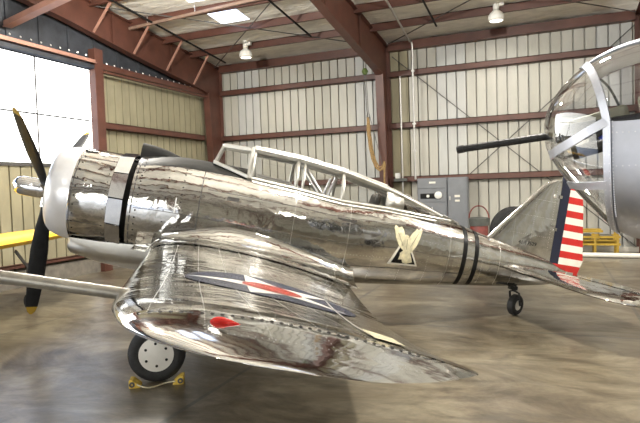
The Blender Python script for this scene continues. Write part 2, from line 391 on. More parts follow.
# purlins
for y in (16.1, 14.65, 13.15, 11.6, 10.1, 8.6, 7.0, 5.4, 2.5, -.5, -3.5, -6.5):
    b = MB(); z = roofz(y)-.12
    b.beam((XL, y, z), (XR, y, z), .03, .22); b.beam((XL, y-.035, z-.11), (XR, y-.035, z-.11), .10, .02); b.beam((XL, y+.035, z+.1), (XR, y+.035, z+.1), .10, .02)
    struct(b.build('purlin_beam', 'steel', smooth=False))
# flange braces from rafters to purlins
for x, y, s in ((-11.3, 16.1, 1), (-11.3, 14.65, 1), (-11.3, 13.15, 1), (-11.3, 11.6, 1)):
    zl = interp([(16.98, 5.62), (16.6, 5.72), (13.1, 6.22), (10.6, 6.62)], y)
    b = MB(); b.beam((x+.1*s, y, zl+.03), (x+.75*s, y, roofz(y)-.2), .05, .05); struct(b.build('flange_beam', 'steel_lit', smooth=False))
# thin bracing rods, each one object
def rod(a, c, r=.016):
    b = MB(); b.tube([a, c], r, 6); return struct(b.build('brace_beam', 'seam'))
rod((-4.62, 17.74, 6.3), (2.3, 17.74, .15)); rod((-4.62, 17.74, .3), (2.32, 17.74, 6.35))
def rp(x, y): return (x, y, roofz(y)-.22)
rod(rp(-11.2, 17.4), rp(-4.95, 11.6)); rod(rp(-11.2, 11.6), rp(-4.95, 17.4)); rod(rp(-4.7, 17.4), rp(2.3, 11.6)); rod(rp(-4.7, 11.6), rp(2.3, 17.4))
b = MB(); b.tube([(-10.4, 16.9, 6.62), (-10.4, 9.5, 7.36)], .03, 6); struct(b.build('sag_beam', 'dark'))
b = MB(); b.tube([(-6.6, 15.7, 6.74), (-6.6, 11.0, 7.21)], .03, 6); struct(b.build('sag_beam', 'dark'))
b = MB(); b.tube([(-2.9, 16.3, 6.68), (-2.9, 11.0, 7.21)], .03, 6); struct(b.build('sag_beam', 'dark'))
# sloping steel beam by the door header
b = MB(); b.beam((-11.45, 9.2, 6.12), (-8.2, 8.52, 6.28), .16, .12); b.beam((-11.45, 9.2, 6.05), (-8.2, 8.52, 6.21), .20, .02)
b.beam((-8.3, 8.54, 6.28), (-8.3, 8.54, roofz(8.54)-.02), .06, .06, (1, 0, 0))
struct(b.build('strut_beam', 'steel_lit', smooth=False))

# ================================================================== hung and standing things of the hangar
LAMP = 600
def lamp(x, y, z, label, group=None):
    t = tag(empty('ceiling_lamp', (x, y, z)), label, 'lamp', group)
    top = roofz(y)-.02-z
    b = MB(); b.tube([(0, 0, .30), (0, 0, top)], .025, 8); b.lathe([(top-.03, .08), (top, .08)], (0, 0, 0), (0, 0, 1), 12); b.build('hanger', 'lampwhite', t)
    b = MB(); b.lathe([(.10, .03), (.12, .08), (.26, .09), (.30, .05), (.32, 0)], (0, 0, 0), (0, 0, 1), 20); b.box((.14, 0, .24), (.12, .1, .1)); b.build('ballast', 'lampwhite', t)
    b = MB(); b.lathe([(-.20, .175), (-.16, .205), (-.08, .21), (.0, .17), (.07, .09), (.12, .05)], (0, 0, 0), (0, 0, 1), 28); b.build('lamp_shade', 'pane' if group else 'lampwhite', t, solid=.012)
    b = MB(); b.lathe([(-.19, .17), (-.205, .10), (-.21, 0)], (0, 0, 0), (0, 0, 1), 24); b.build('lens', 'pane' if group else 'lens', t)
    L = bpy.data.lights.new('lamp_light', 'POINT' if group else 'SPOT'); L.energy = LAMP*((4.2 if y > 4 else .3) if group else .45); L.color = (1, .95, .86); L.shadow_soft_size = .16
    if not group: L.spot_size = RAD(165); L.spot_blend = .6
    o = bpy.data.objects.new('lamp_light', L); C.objects.link(o); o.parent = t; o.location = (0, 0, -.06 if group else -.24)
lamp(-9.0, 15.9, 6.62, 'white high bay lamp hanging under the skylight')
lamp(-1.22, 16.0, 6.70, 'white high bay lamp hanging above the bomber gun, clear of the skylight')
for x, y in ((6.3, 16.0), (-7.6, 8.2), (-.8, 6.5), (6.3, 8.2), (-4.2, -1.5), (6.3, -1.5)):  # unseen lamps added to brighten floor, walls and ceiling
    lamp(x, y, roofz(y)-(1.55 if y < 10 else .5), 'added unseen high bay lamp that brightens the hall', 'added unseen lamps for extra light')

# long suspended rail with rods
t = tag(empty('suspended_rail', (0, 13.1, 6.98)), 'long pale suspended rail hung on rods beneath the ceiling', 'rail')
b = MB(); b.beam((-11.45, .02, -.01), (-4.4, -.35, .14), .085, .085); b.build('rail_tube', 'rail', t, False, bev=.02)
for x in (-10.6, -8.9, -6.2):
    k = (x+11.1)/6.7
    b = MB(); b.tube([(x, -.35*k, .14*k+.03), (x, -.35*k, roofz(13.1)-6.98+.02)], .012, 6); b.build('hanger_rod', 'galv', t)

# conduits on wall
t = tag(empty('conduit_pipe', (-3.88, 17.55, 0)), 'thin grey conduit running down the wall into the grey cabinets', 'pipe')
b = MB(); b.tube([(0, -.1, 2.28), (0, -.1, 6.5), (-.01, -.14, 6.62), (-.03, -.3, 6.60), (.12, -3.5, 6.88), (.12, -6, 7.1)], .032, 8); b.build('pipe', 'galv', t)
for z in (4.05, 5.72, 3.2):
    b = MB(); b.box((0, -.07, z), (.10, .10, .05)); b.build('clamp', 'galv', t, False)
t = tag(empty('junction_pipe', (-4.32, 17.6, 0)), 'slim conduit with dark junction box beside the brown column', 'pipe')
b = MB(); b.tube([(0, -.06, .02), (0, -.06, 4.6), (0, -.06, 5.6)], .03, 8); b.build('pipe', 'galv', t)
b = MB(); b.box((-.05, -.14, 2.28), (.42, .14, .10)); b.build('junction_box', 'cockpit', t, False, bev=.01)
b = MB(); b.box((-.12, -.17, 2.42), (.16, .12, .18)); b.build('cover', 'galv', t, False, bev=.01)

# grey cabinets
def cabinet(x0, x1, label, name, fn):
    t = tag(empty(name, ((x0+x1)/2, 17.3, 0)), label, 'cabinet', 'grey cabinets on the back wall')
    w = x1-x0
    b = MB(); b.box((0, .2, 1.15), (w-.01, .42, 2.30)); b.build('body', 'grey', t, False, bev=.012)
    fn(t, w)
def cab_a(t, w):
    for z0, z1 in ((1.98, 2.26), (1.55, 1.95), (.06, 1.52)):
        b = MB(); b.box((0, -.018, (z0+z1)/2), (w-.06, .03, z1-z0)); d = b.build('door', 'grey', t, False, bev=.008)
        if z1 > 2:
            b = MB(); b.box((.02, -.037, 2.16), (.2, .008, .06)); b.build('name_plate', 'white', d, False)
        elif z1 > 1.9:
            b = MB(); b.box((-.05, -.04, 1.74), (.62, .02, .16)); b.build('meter_panel', 'dark', d, False)
            b = MB(); b.lathe([(0, .12), (.05, .11), (.07, .06), (.07, 0)], (.2, -.05, 1.76), (0, -1, 0), 20); b.build('meter', 'lampwhite', d)
            b = MB(); b.lathe([(0, .05), (.03, .045), (.03, 0)], (-.12, -.05, 1.74), (0, -1, 0), 14); b.build('dial', 'lampwhite', d)
        else:
            b = MB(); b.box((.0, -.05, 1.30), (.03, .04, .2)); b.build('handle', 'galv', d, False)
def cab_b(t, w):
    b = MB(); b.box((0, -.018, 1.15), (w-.05, .03, 2.18)); d = b.build('door', 'grey', t, False, bev=.008)
    b = MB(); b.box((0, -.037, 1.72), (.16, .008, .07)); b.box((0, -.037, 1.58), (.14, .008, .06)); b.build('name_plate', 'white', d, False)
    b = MB(); b.box((-.22, -.05, 1.66), (.03, .04, .12)); b.build('handle', 'galv', d, False)
cabinet(-3.80, -2.87, 'wide grey electrical cabinet with round white meter and stacked doors', 'electrical_cabinet', cab_a)
cabinet(-2.86, -2.26, 'narrow tall grey cabinet with small white plates, nearer the red cart', 'electrical_cabinet', cab_b)

# red extinguisher cart
t = tag(empty('extinguisher_cart', (-1.73, 15.5, 0)), 'faded red wheeled cart with hoop handle standing beside the grey cabinets', 'cart')
b = MB(); b.lathe([(.25, .06), (.27, .22), (.92, .24), (1.0, .20), (1.04, .06)], (0, 0, 0), (0, 0, 1), 24); b.build('tank', 'cartred', t)
b = MB(); b.lathe([(.94, .26), (1.14, .28), (1.16, .24), (1.18, .05)], (0, 0, 0), (0, 0, 1), 24); b.build('lid', 'cockpit', t)
b = MB(); b.tube([(.26*cos(a), -.03, 1.14+.34*sin(a)) for a in lin(0, pi, 13)], .018, 8); b.build('handle', 'cartred', t)
for s in (-1, 1):
    b = MB(); b.lathe([(-.04, .10), (-.04, .2), (-.02, .22), (.02, .22), (.04, .2), (.04, .10)], (s*.30, 0, .22), (1, 0, 0), 24); b.build('wheel', 'rubber', t)
b = MB(); b.tube([(-.31, 0, .22), (.31, 0, .22)], .02, 8); b.build('axle', 'galv', t)

def wheel_disc(b, o, ax, R, w, rim, n=40):
    prof = [(-w*.42, rim), (-w*.5, rim+(R-rim)*.35), (-w*.46, rim+(R-rim)*.7), (-w*.28, R*.985), (0, R), (w*.28, R*.985), (w*.46, rim+(R-rim)*.7), (w*.5, rim+(R-rim)*.35), (w*.42, rim)]
    b.lathe(prof, o, ax, n)
t = tag(empty('spare_wheel', (-.90, 16.9, 0)), 'large black tyre standing against the back wall behind the fin', 'wheel')
b = MB(); wheel_disc(b, (0, 0, .70), (.25, -1, .04), .69, .26, .40); b.build('tyre', 'rubber', t)
b = MB(); b.lathe([(-.06, .42), (.03, .40), (.05, .2), (.09, .1), (.09, 0)], (0, 0, .70), (.25, -1, .04), 28); b.build('hub', 'cockpit', t)

# hoist with rope sling
t = tag(empty('rope_hoist', (-5.18, 16.55, 5.67)), 'green ball hoist on a chain carrying a looped tan rope sling by the brown column', 'hoist')
b = MB(); b.lathe([(-.11, 0), (-.09, .06), (0, .105), (.09, .06), (.11, 0)], (0, 0, 0), (0, 0, 1), 20); b.build('hoist_block', 'hookgreen', t)
b = MB()
for s in (-1, 1): b.tube([(s*.035, 0, .10), (s*.07, 0, roofz(16.55)-5.67-.03)], .012, 6)
b.build('chain', 'seam', t)
b = MB(); b.tube([(-.02, 0, -.12), (.03, 0, -1.2), (.06, 0, -1.5)], .014, 6); b.tube([(.03, 0, -.12), (.07, 0, -1.2), (.5, 0, -3.0)], .010, 6); b.build('cable', 'seam', t)
b = MB(); b.tube([(.05, 0, -1.30), (.03, 0, -1.42), (.09, 0, -1.48), (.11, 0, -1.40)], .022, 8); b.build('hook', 'seam', t)
b = MB()
b.tube([(.06, 0, -1.42), (.05, -.02, -1.8), (.10, -.03, -2.3), (.17, -.03, -2.7), (.28, -.03, -2.98), (.40, -.03, -3.08), (.50, -.02, -3.02), (.56, 0, -2.85)], .042, 8)
b.tube([(.07, .03, -1.44), (.10, .02, -1.9), (.16, .02, -2.4), (.24, .02, -2.75), (.36, .02, -2.98), (.46, .02, -2.96), (.55, .01, -2.80)], .03, 8)
b.tube([(.56, 0, -2.85), (.54, -.02, -3.1), (.53, -.02, -3.5)], .03, 8)
b.build('rope_sling', 'rope', t)

# yellow low work stand behind the tail
t = tag(empty('work_stand', (1.20, 17.2, 0)), 'low yellow tubular work stand loaded with dark gear behind the striped rudder', 'stand')
for s in (-.55, .0, .55):
    for y in (-.3, .3):
        b = MB(); b.beam((s, y, 0), (s, y, .66 if abs(s) > .1 else .55), .06, .06, (1, 0, 0)); b.build('leg', 'yellow', t, False)
for y in (-.3, .3):
    for z in (.30, .50, .66):
        b = MB(); b.beam((-.62, y, z), (.62 if z < .6 else .2, y, z), .07, .06); b.build('rail', 'yellow', t, False)
b = MB(); b.box((0, 0, .40), (1.2, .55, .04)); b.build('deck', 'yellow', t, False)
b = MB(); b.box((-.28, .02, .49), (.4, .4, .14)); b.build('gear_box', 'cockpit', t, False, bev=.02); b = MB(); b.box((.3, .02, .48), (.32, .36, .12)); b.build('gear_box', 'cockpit', t, False, bev=.02)
# long white tube on the floor
b = MB(); b.tube([(.35, 16.45, .065), (6.5, 16.1, .065)], .065, 12); o = b.build('floor_tube', 'white'); tag(o, 'long white tube lying on the floor behind the striped rudder', 'tube')

# yellow aeroplane wing at left
t = tag(empty('yellow_airplane_wing', (-9.2, 7.6, 0)), 'bright yellow wing on thin V struts beyond the propeller', 'wing')
def ywing(i, j):
    sp_ = [(-6.0, 1.0), (-2, 1.0), (.3, 1.0), (.75, .92), (1.02, .72), (1.2, .40), (1.27, .08)][i]
    y, k = sp_; n = 16; a = 2*pi*j/n; ch = 1.7*k
    xx = .62-.28*y*.85-(1-k)*.75 - ch/2*(1-cos(a)); zz = 1.36+.02*y+.15*k*sin(a)*(1-.55*(1-cos(a))/2*1.2)
    return (xx-.02, y, zz)
b = MB(); b.grid(ywing, range(7), range(16), closev=True); b.build('wing_panel', 'wingyellow', t)
for (y0, y1) in ((-.58, -.30), (-.02, -.30)):
    b = MB(); b.beam((.35, y0, 1.16), (.3, y1, .82), .025, .05); b.build('strut', 'seam', t, False)
b = MB(); b.beam((.3, -.30, .84), (.28, -.30, .20), .04, .04, (1, 0, 0)); b.build('gear_leg', 'seam', t, False)
b = MB(); wheel_disc(b, (.28, -.26, .17), (0, 1, 0), .17, .06, .08, 24); b.lathe([(-.02, .09), (.025, .08), (.03, 0)], (.28, -.26, .17), (0, 1, 0), 20); b.build('wheel', 'rubber', t)

# ================================================================== FIGHTER
TH, AL = RAD(31.5), RAD(12)
O = V((-.45, 9.17, .74))
F_ = V((-cos(TH), -sin(TH), 0)); Zw = V((0, 0, 1)); Yb = V((sin(TH), -cos(TH), 0))
Xb = cos(AL)*F_+sin(AL)*Zw; Zb = Xb.cross(Yb)
MW = Matrix(((Xb.x, Yb.x, Zb.x, O.x), (Xb.y, Yb.y, Zb.y, O.y), (Xb.z, Yb.z, Zb.z, O.z), (0, 0, 0, 1)))
MI = MW.inverted()
def w2b(p): return MI @ V(p)
P = tag(empty('fighter_airplane', mat=MW), 'polished bare-metal vintage fighter airplane with red and white striped rudder, nose to the window', 'airplane')

TOP = [(5.92, .665), (5.6, .735), (5.3, .77), (4.9, .775), (4.36, .77), (3.7, .74), (3.06, .69), (2.4, .70), (2.05, .69), (1.75, .62), (1.45, .565), (1.16, .52), (.6, .41), (0, .31), (-.5, .20), (-.68, .13)]
BOT = [(5.92, -.63), (5.3, -.68), (4.5, -.70), (3.5, -.68), (2.56, -.62), (1.86, -.54), (1.06, -.43), (.41, -.345), (-.2, -.25), (-.62, -.16), (-.68, -.10)]
WID = [(5.92, .635), (5.3, .64), (4.5, .62), (3.5, .575), (2.5, .50), (1.8, .43), (1.06, .34), (.4, .245), (-.2, .15), (-.55, .075), (-.68, .03)]
def fz(x): t_, b_ = smoothi(TOP, x), smoothi(BOT, x); return t_, b_, smoothi(WID, x)
def fuse(x, ph, off=0):
    t_, b_, w_ = fz(x); c = (t_+b_)/2+.02*0; hh = (t_-b_)/2
    e = .93
    s, k = sin(ph), cos(ph)
    return V((x, (w_+off)*(1 if s >= 0 else -1)*abs(s)**e, c+(hh+off)*(1 if k >= 0 else -1)*abs(k)**e))
def fuse_y(x, z, off=0):
    t_, b_, w_ = fz(x); c = (t_+b_)/2; hh = (t_-b_)/2
    k = min(1, abs(z-c)/hh)**(1/.93)
    return (w_)*max(0, sqrt(max(0, 1-k*k)))**.93+off
def fuse_n(x, ph):
    a = fuse(x+.01, ph)-fuse(x-.01, ph); c = fuse(x, ph+.02)-fuse(x, ph-.02); n = c.cross(a)
    if n.dot(V((0, sin(ph), cos(ph)))) < 0: n = -n
    return n.normalized()
SILLH = {}
def sillphi(x):
    # angle of the cockpit sill (y about .36)
    w_ = fz(x)[2]; return math.asin(min(.95, (.37 if x > 2.2 else .37*max(.35, (x-1.0)/1.2))/w_))
uxs = lin(5.87, -.68, 100); phs = [2*pi*k/72 for k in range(72)]
def fskip(i, j):
    x = (uxs[i]+uxs[min(i+1, 99)])/2; ph = (phs[j]+2*pi/144); ph = ph if ph < pi else ph-2*pi
    return 2.0 < x < 4.36 and abs(ph) < .62
def fmi(i, j):
    x = uxs[i]; ph = (phs[j]+2*pi/144); ph = ph if ph < pi else ph-2*pi
    return 1 if (x > 4.45 and abs(ph) < .66) else 0
b = MB(); b.grid(lambda x, p: fuse(x, p), uxs, phs, closev=True, mi=fmi, skip=fskip)
b.face([len(b.v)-72+k for k in range(72)])
# seams and screws lie on the same skin
def seam_x(b, x, p0, p1, wd=.006, mi=2):
    b.grid(lambda u, p: fuse(x+u, p, .0025), (-wd, wd), lin(p0, p1, 30), mi=mi)
def seam_p(b, x0, x1, p, wd=.009, mi=2):
    b.grid(lambda x, u: fuse(x, p+u, .0025), lin(x0, x1, 40), (-wd, wd), mi=mi)
def screws_x(b, x, p0, p1, n, r=.010, mi=3):
    for p in lin(p0, p1, n): b.dot(fuse(x, p, .001), fuse_n(x, p), r, mi)
def rivets_p(b, x0, x1, p, n, r=.004, mi=4):
    for x in lin(x0, x1, n): b.dot(fuse(x, p, 0), fuse_n(x, p), r, mi)
seam_x(b, 5.83, -2.8, 2.8, .008); screws_x(b, 5.77, .45, 2.6, 17, .013)
seam_x(b, 4.98, .70, 2.3); seam_x(b, 3.7, .75, 2.0, .0022, 4); seam_x(b, 2.9, .75, 2.4, .0022, 4); seam_x(b, 1.32, .6, 2.8, .0022, 4); seam_x(b, .45, .3, 2.6, .0022, 4)
screws_x(b, 5.22, .75, 1.85, 9, .011); screws_x(b, 5.42, 1.0, 2.0, 6, .010)
seam_p(b, 4.9, .7, 1.12, .005); seam_p(b, 5.8, 1.0, 1.62, .005); seam_p(b, 3.6, .2, 2.1, .005)
for p in (.95, 1.35, 1.85): rivets_p(b, 4.9, .6, p, 90)
for x in (4.2, 3.3, 2.5, 2.05, 1.65, .75, .2):
    for p in lin(.8, 2.5, 26): b.dot(fuse(x, p, 0), fuse_n(x, p), .004, 4)
b.box(fuse(4.55, 1.22, .004), (.16, .012, .05), None, 2); b.box(fuse(5.28, 1.5, .002), (.012, .01, .20), None, 4)
b.box(fuse(2.95, 1.18, .003), (.28, .01, .035), None, 2)
b.build('fuselage', ['skin', 'antiglare', 'seam', 'screw', 'rivet'], P)

# cockpit tub, seat and tubes seen through the glazing
b = MB(); b.box((3.15, 0, .12), (2.4, .62, .04)); b.box((4.34, 0, .38), (.03, .66, .44)); b.box((1.93, 0, .38), (.03, .5, .44)); b.box((3.15, .33, .34), (2.4, .02, .42)); b.box((3.15, -.33, .34), (2.4, .02, .42)); b.build('cockpit_tub', 'cockpit', P, False)
b = MB(); b.box((4.25, 0, .58), (.12, .56, .22)); b.build('instrument_panel', 'dark', P, False, bev=.02)
b = MB(); b.box((2.50, 0, .50), (.10, .36, .50), Matrix.Rotation(-.2, 3, 'Y')); b.build('pilot_seat', 'leather', P, False, bev=.04)
b = MB()
for s in (-1, 1):
    b.tube([(3.6, s*.22, .92), (3.25, s*.20, .52)], .022, 8); b.tube([(3.16, s*.2, .86), (3.24, s*.2, .56)], .022, 8); b.tube([(3.74, s*.28, .66), (3.66, s*.28, .60), (3.55, s*.28, .58)], .03, 8)
b.tube([(3.62, -.24, .94), (3.62, .24, .94)], .022, 8)
b.build('rollover_tube', 'strap', P)
b = MB(); b.box((1.95, 0, .60), (.34, .30, .12)); b.lathe([(-.1, 0), (-.09, .07), (.09, .07), (.1, 0)], (1.72, .05, .58), (1, 0, 0), 14); b.build('radio_set', 'leather', P, False, bev=.02)

# windshield and canopy framework
def bar(b, pts, w=.05, h=.03): 
    for a, c in zip(pts, pts[1:]): b.beam(a, c, w, h)
SILL = [(4.36, .40, .635), (3.74, .40, .60), (3.06, .385, .545), (2.4, .35, .555), (2.12, .33, .55), (1.60, .26, .545)]
RAIL = [(4.36, .27, 1.035), (3.74, .27, 1.02), (3.06, .26, .955), (2.38, .24, .83), (2.12, .22, .77), (1.45, .15, .585)]
def arch(k, up=.06):
    s, r = SILL[k], RAIL[k]
    side = [V(s), V((s[0], s[1]*.9+r[1]*.1+.02, s[2]*.6+r[2]*.4)), V(r), V((r[0], r[1]*.55, r[2]+up*.75)), V((r[0], 0, r[2]+up))]
    return side+[V((p.x, -p.y, p.z)) for p in side[-2::-1]]
b = MB()
for k in (0, 1, 2):
    pts = arch(k); b.tube(pts, .028, 8)
    off = .10 if k == 1 else .07
    if k == 1: b.tube([V((p.x-off, p.y*.98, p.z-.012)) for p in pts], .022, 8)
b.build('canopy_arch', 'frame', P)
b = MB()
for k in (3, 4):
    pts = arch(k); pts2 = [V((p.x-.10, p.y, p.z-.0)) for p in pts]
a3, a4 = arch(3), arch(4)
b.grid(lambda u, j: a3[j].lerp(a4[j], u)*1.0+V((0, 0, .012)), (0, 1), range(len(a3))); b.build('canopy_bulkhead', 'frame', P, solid=.02)
for s in (1, -1):
    b = MB(); pr = [(x, s*y, z) for x, y, z in RAIL]
    b.tube([V(p) for p in pr], [.055, .055, .052, .047, .042, .022], 10); b.tube([(x, s*y*.8, z+.055) for x, y, z in [(q[0], q[1], q[2]) for q in RAIL[:4]]], .02, 8)
    b.build('canopy_rail', 'frame', P)
    b = MB(); b.tube([(x, s*y, z) for x, y, z in SILL]+[(1.30, s*.16, .545)], [.032, .032, .03, .028, .026, .02, .014], 8)
    b.tube([(x-.02, s*(y+.02), z-.045) for x, y, z in SILL], .018, 6)
    b.grid(lambda x, u: (x, s*(.405+.004*u), interp([(4.3, .64), (3.78, .61)], x)+.075*u), (4.3, 3.8), (0, 1))
    for x in lin(4.26, 3.84, 17):
        for dz in (.022, .055): b.dot((x, s*.412, interp([(4.3, .64), (3.78, .61)], x)+dz), (0, s, 0), .009, 1)
    b.build('canopy_sill', ['frame', 'seam'], P)
b = MB()
for i in range(4):
    A, B = arch(i if i < 3 else 3), arch(i+1)
    if i == 3: continue
    b.grid(lambda u, j: A[j].lerp(B[j], u), (0, 1), range(len(A)))
A, B = arch(4), arch(5, .03); b.grid(lambda u, j: A[j].lerp(B[j], u), (0, 1), range(len(A)))
b.build('canopy_glass', 'glass', P)
b = MB(); b.tube([(2.02, .02*0+.0, .82), (1.30, 0, .56)], .02, 8); b.prism([(1.62, .53), (1.40, .62), (1.12, .525), (1.3, .50)], (1, 0, 0), (0, 0, 1), (0, -.11, 0), (0, .22, 0)); b.build('canopy_tail', 'skin', P, False, bev=.03)
b = MB()
wsb = {s: dict(ft=V((4.80, s*.19, 1.025)), fb=V((4.885, s*.23, .775)), rt=V((4.40, s*.28, 1.035)), rb=V((4.40, s*.41, .645))) for s in (1, -1)}
for s in (1, -1):
    q = wsb[s]
    b.beam(q['fb'], q['ft'], .06, .04, (1, 0, 0)); b.beam(q['ft'], q['rt'], .06, .06); b.beam(q['fb'], q['rb'], .06, .05); b.beam(q['rt']+V((.0, 0, .03)), q['rb']-V((0, 0, .02)), .055, .05, (1, 0, 0))
b.beam(wsb[1]['ft'], wsb[-1]['ft'], .05, .05); b.beam(wsb[1]['fb'], wsb[-1]['fb'], .05, .05); b.beam(wsb[1]['rt'], wsb[-1]['rt'], .05, .05)
b.build('windshield_frame', 'frame', P, False, bev=.008)
b = MB()
for s in (1, -1):
    q = wsb[s]; b.add([q['fb'], q['ft'], q['rt'], q['rb']], [(0, 1, 2, 3)])
b.add([wsb[1]['fb'], wsb[1]['ft'], wsb[-1]['ft'], wsb[-1]['fb']], [(0, 1, 2, 3)]); b.add([wsb[1]['rt'], wsb[1]['ft'], wsb[-1]['ft'], wsb[-1]['rt']], [(0, 1, 2, 3)])
b.build('windshield', 'glass', P, False)

# cowling
CZ = .02
def rev(b, prof, n=72, mi=0, ax=(1, 0, 0)): b.lathe(prof, (0, 0, CZ), ax, n, mi, x=(0, 1, 0))
b = MB(); rev(b, [(6.74, .42), (6.84, .43), (6.90, .46), (6.93, .50), (6.925, .54), (6.89, .575), (6.83, .602), (6.74, .626), (6.62, .638), (6.60, .634)]); b.build('cowl_ring', 'ring', P)
b = MB(); rev(b, [(6.61, .633), (6.60, .640), (6.3, .646), (6.13, .646), (6.12, .63)])
rev(b, [(6.585, .6415), (6.575, .6415)], mi=1)
def cn(a): return V((0, cos(a), sin(a)))
for k in range(34):
    a = 2*pi*k/34; 
    for x in (6.54, 6.17): b.dot(V((x, 0, CZ))+cn(a)*.643, cn(a), .012, 2)
for a in (.9, -.55, 2.4, -2.2): b.grid(lambda x, u: V((x, 0, CZ))+cn(a+u)*.6465, (6.6, 6.16), (-.006, .006), mi=1)
b.box((6.5, .24, CZ+.60), (.16, .03, .02), Matrix.Rotation(-.38, 3, 'X'), 1)
b.build('cowl_panel', ['skin', 'seam', 'screw'], P)
NF = 12
for k in range(NF):
    a0 = 2*pi*(k+.02)/NF+.07; a1 = 2*pi*(k+.98)/NF+.07
    if sin((a0+a1)/2) < -.93: continue
    b = MB(); b.grid(lambda x, a: V((x, 0, CZ))+cn(a)*(.662+(6.12-x)*.10), lin(6.125, 5.935, 2), lin(a0, a1, 2));     b.build('cowl_flap', 'flap', P, False, solid=.008)
b = MB(); rev(b, [(6.12, .56), (5.84, .56), (5.80, .60)]); b.build('cowl_gap', 'dark', P)
b = MB(); rev(b, [(6.82, .0), (6.82, .46)]); 
for k in range(14):
    a = 2*pi*k/14; p = V((6.78, 0, CZ)); b.tube([p+cn(a)*.2, p+cn(a)*.44], .075, 10)
rev(b, [(6.98, 0), (6.98, .12), (6.90, .20), (6.78, .22)], 24)
b.build('engine', 'gun', P)
# top scoop
b = MB(); b.grid(lambda i, j: V(([5.90, 5.75, 5.56, 5.38, 5.20][i], .13*cos(pi*j/10)*[1, 1, .95, .85, .6][i], .62+[.25, .24, .205, .15, .07][i]*max(0, sin(pi*j/10))**.5)), range(5), range(11))
b.add([V((5.895, .12*cos(pi*j/10), .62+.245*max(0, sin(pi*j/10))**.5)) for j in range(11)], [tuple(range(11))])
b.build('top_scoop', 'antiglare', P)
# belly scoop
b = MB()
def bell(i, j):
    x, w_, zt, zb_ = [(6.62, .20, -.57, -.77), (6.58, .24, -.56, -.80), (6.2, .30, -.55, -.875), (5.8, .32, -.52, -.905), (5.3, .33, -.5, -.90), (4.8, .30, -.5, -.82), (4.4, .2, -.5, -.68)][i]
    a = pi*j/14; return V((x, w_*cos(a)*1.25 if True else 0, zt-(zt-zb_)*abs(sin(a))**.6))
b.grid(bell, range(7), range(15)); b.grid(lambda u, j: bell(0, j)*1.0+V((u*.2, 0, 0))*0+V((-.1*u, 0, 0)), (0, 1), range(15), mi=1); b.add([bell(0, j)+V((-.1, 0, 0)) for j in range(15)], [tuple(range(15))], 1)
b.build('belly_scoop', ['frame', 'dark'], P)

# propeller
pr = V((7.02, 0, .0))
b = MB(); b.lathe([(-.02, .10), (.02, .125), (.10, .14), (.12, .13), (.13, .132), (.36, .13), (.42, .11), (.455, .07), (.475, 0)], pr, (1, 0, 0), 32); 
for k in range(3):
    a = RAD(30+120*k); d = V((0, cos(a), sin(a))); b.tube([pr+V((.03, 0, 0))+d*.08, pr+V((.03, 0, 0))+d*.24], .07, 14)
b.build('propeller_hub', 'flap', P)
for k in range(3):
    a = RAD([30.2, 147.5, 263.9][k]); d = V((0, cos(a), sin(a))); tdir = V((0, -sin(a), cos(a)))
    sec = []
    for r, ch, th_, tw in [(.22, .10, .09, 80), (.34, .12, .075, 78), (.55, .18, .05, 72), (.85, .225, .05, 68), (1.2, .22, .036, 65), (1.5, .185, .018, 63), (1.68, .15, .013, 62), (1.75, .10, .009, 62), (1.79, .03, .006, 62)]:
        # chord direction: rotate from the disc tangent towards the axis
        tw = RAD(tw); cdv = tdir*cos(tw) + V((1, 0, 0))*sin(tw); nv = d.cross(cdv).normalized()
        sec.append([pr+V((.03, 0, 0))+d*r+cdv*ch/2*cos(2*pi*j/12)*(1)+nv*th_/2*sin(2*pi*j/12) for j in range(12)])
    b = MB(); b.grid(lambda i, j: sec[i][j], range(len(sec)), range(12), closev=True, mi=lambda i, j: 1 if i >= 6 else 0)
    b.face([len(b.v)-12+j for j in range(12)], 1); b.build('propeller_blade', ['blade', 'yellow'], P)

# wings
LEt = [(.3, 5.54), (1.0, 5.48), (3, 5.33), (4.4, 5.19), (5.05, 5.10), (5.35, 5.05), (5.76, 4.94), (5.98, 4.83), (6.12, 4.71), (6.23, 4.58), (6.30, 4.47), (6.35, 4.22)]
TEt = [(.3, 2.76), (1.3, 2.88), (4.15, 3.22), (5.2, 3.34), (5.66, 3.33), (5.88, 3.50), (6.08, 3.70), (6.20, 3.85), (6.27, 3.96), (6.33, 4.10), (6.35, 4.20)]
ZCt = [(.3, -.55), (.6, -.545), (2, -.52), (3.4, -.455), (4.5, -.345), (5.5, -.215), (6.35, -.115)]
def le(l): return smoothi(LEt, l)
def te(l): return smoothi(TEt, l)
def wing_pt(l, c, up):
    L, T = le(l), te(l); ch = max(L-T, .01); 
    tk = (.145-.05*min(1, l/6))*ch*(sqrt(max(.02, 1-((l-5.2)/1.16)**2)) if l > 5.2 else 1)
    yt = 5*tk*(.2969*sqrt(max(c, 0))-.126*c-.3516*c*c+.2843*c**3-.1036*c**4)
    cam_ = .018*ch*4*c*(1-c)
    z0 = smoothi(ZCt, l)-.045*c*(ch/2.6)
    return V((L-c*ch, l, z0+cam_+(yt if up else -yt)))
def wing_z(x, l):
    L, T = le(l), te(l); c = min(1, max(0, (L-x)/max(L-T, .01))); return wing_pt(l, c, True).z
cs = [(1-cos(pi*i/26))/2 for i in range(27)]
ls = lin(.25, 5.1, 30)+lin(5.2, 5.95, 12)+[6.04, 6.12, 6.19, 6.24, 6.28, 6.31, 6.33, 6.343, 6.349]
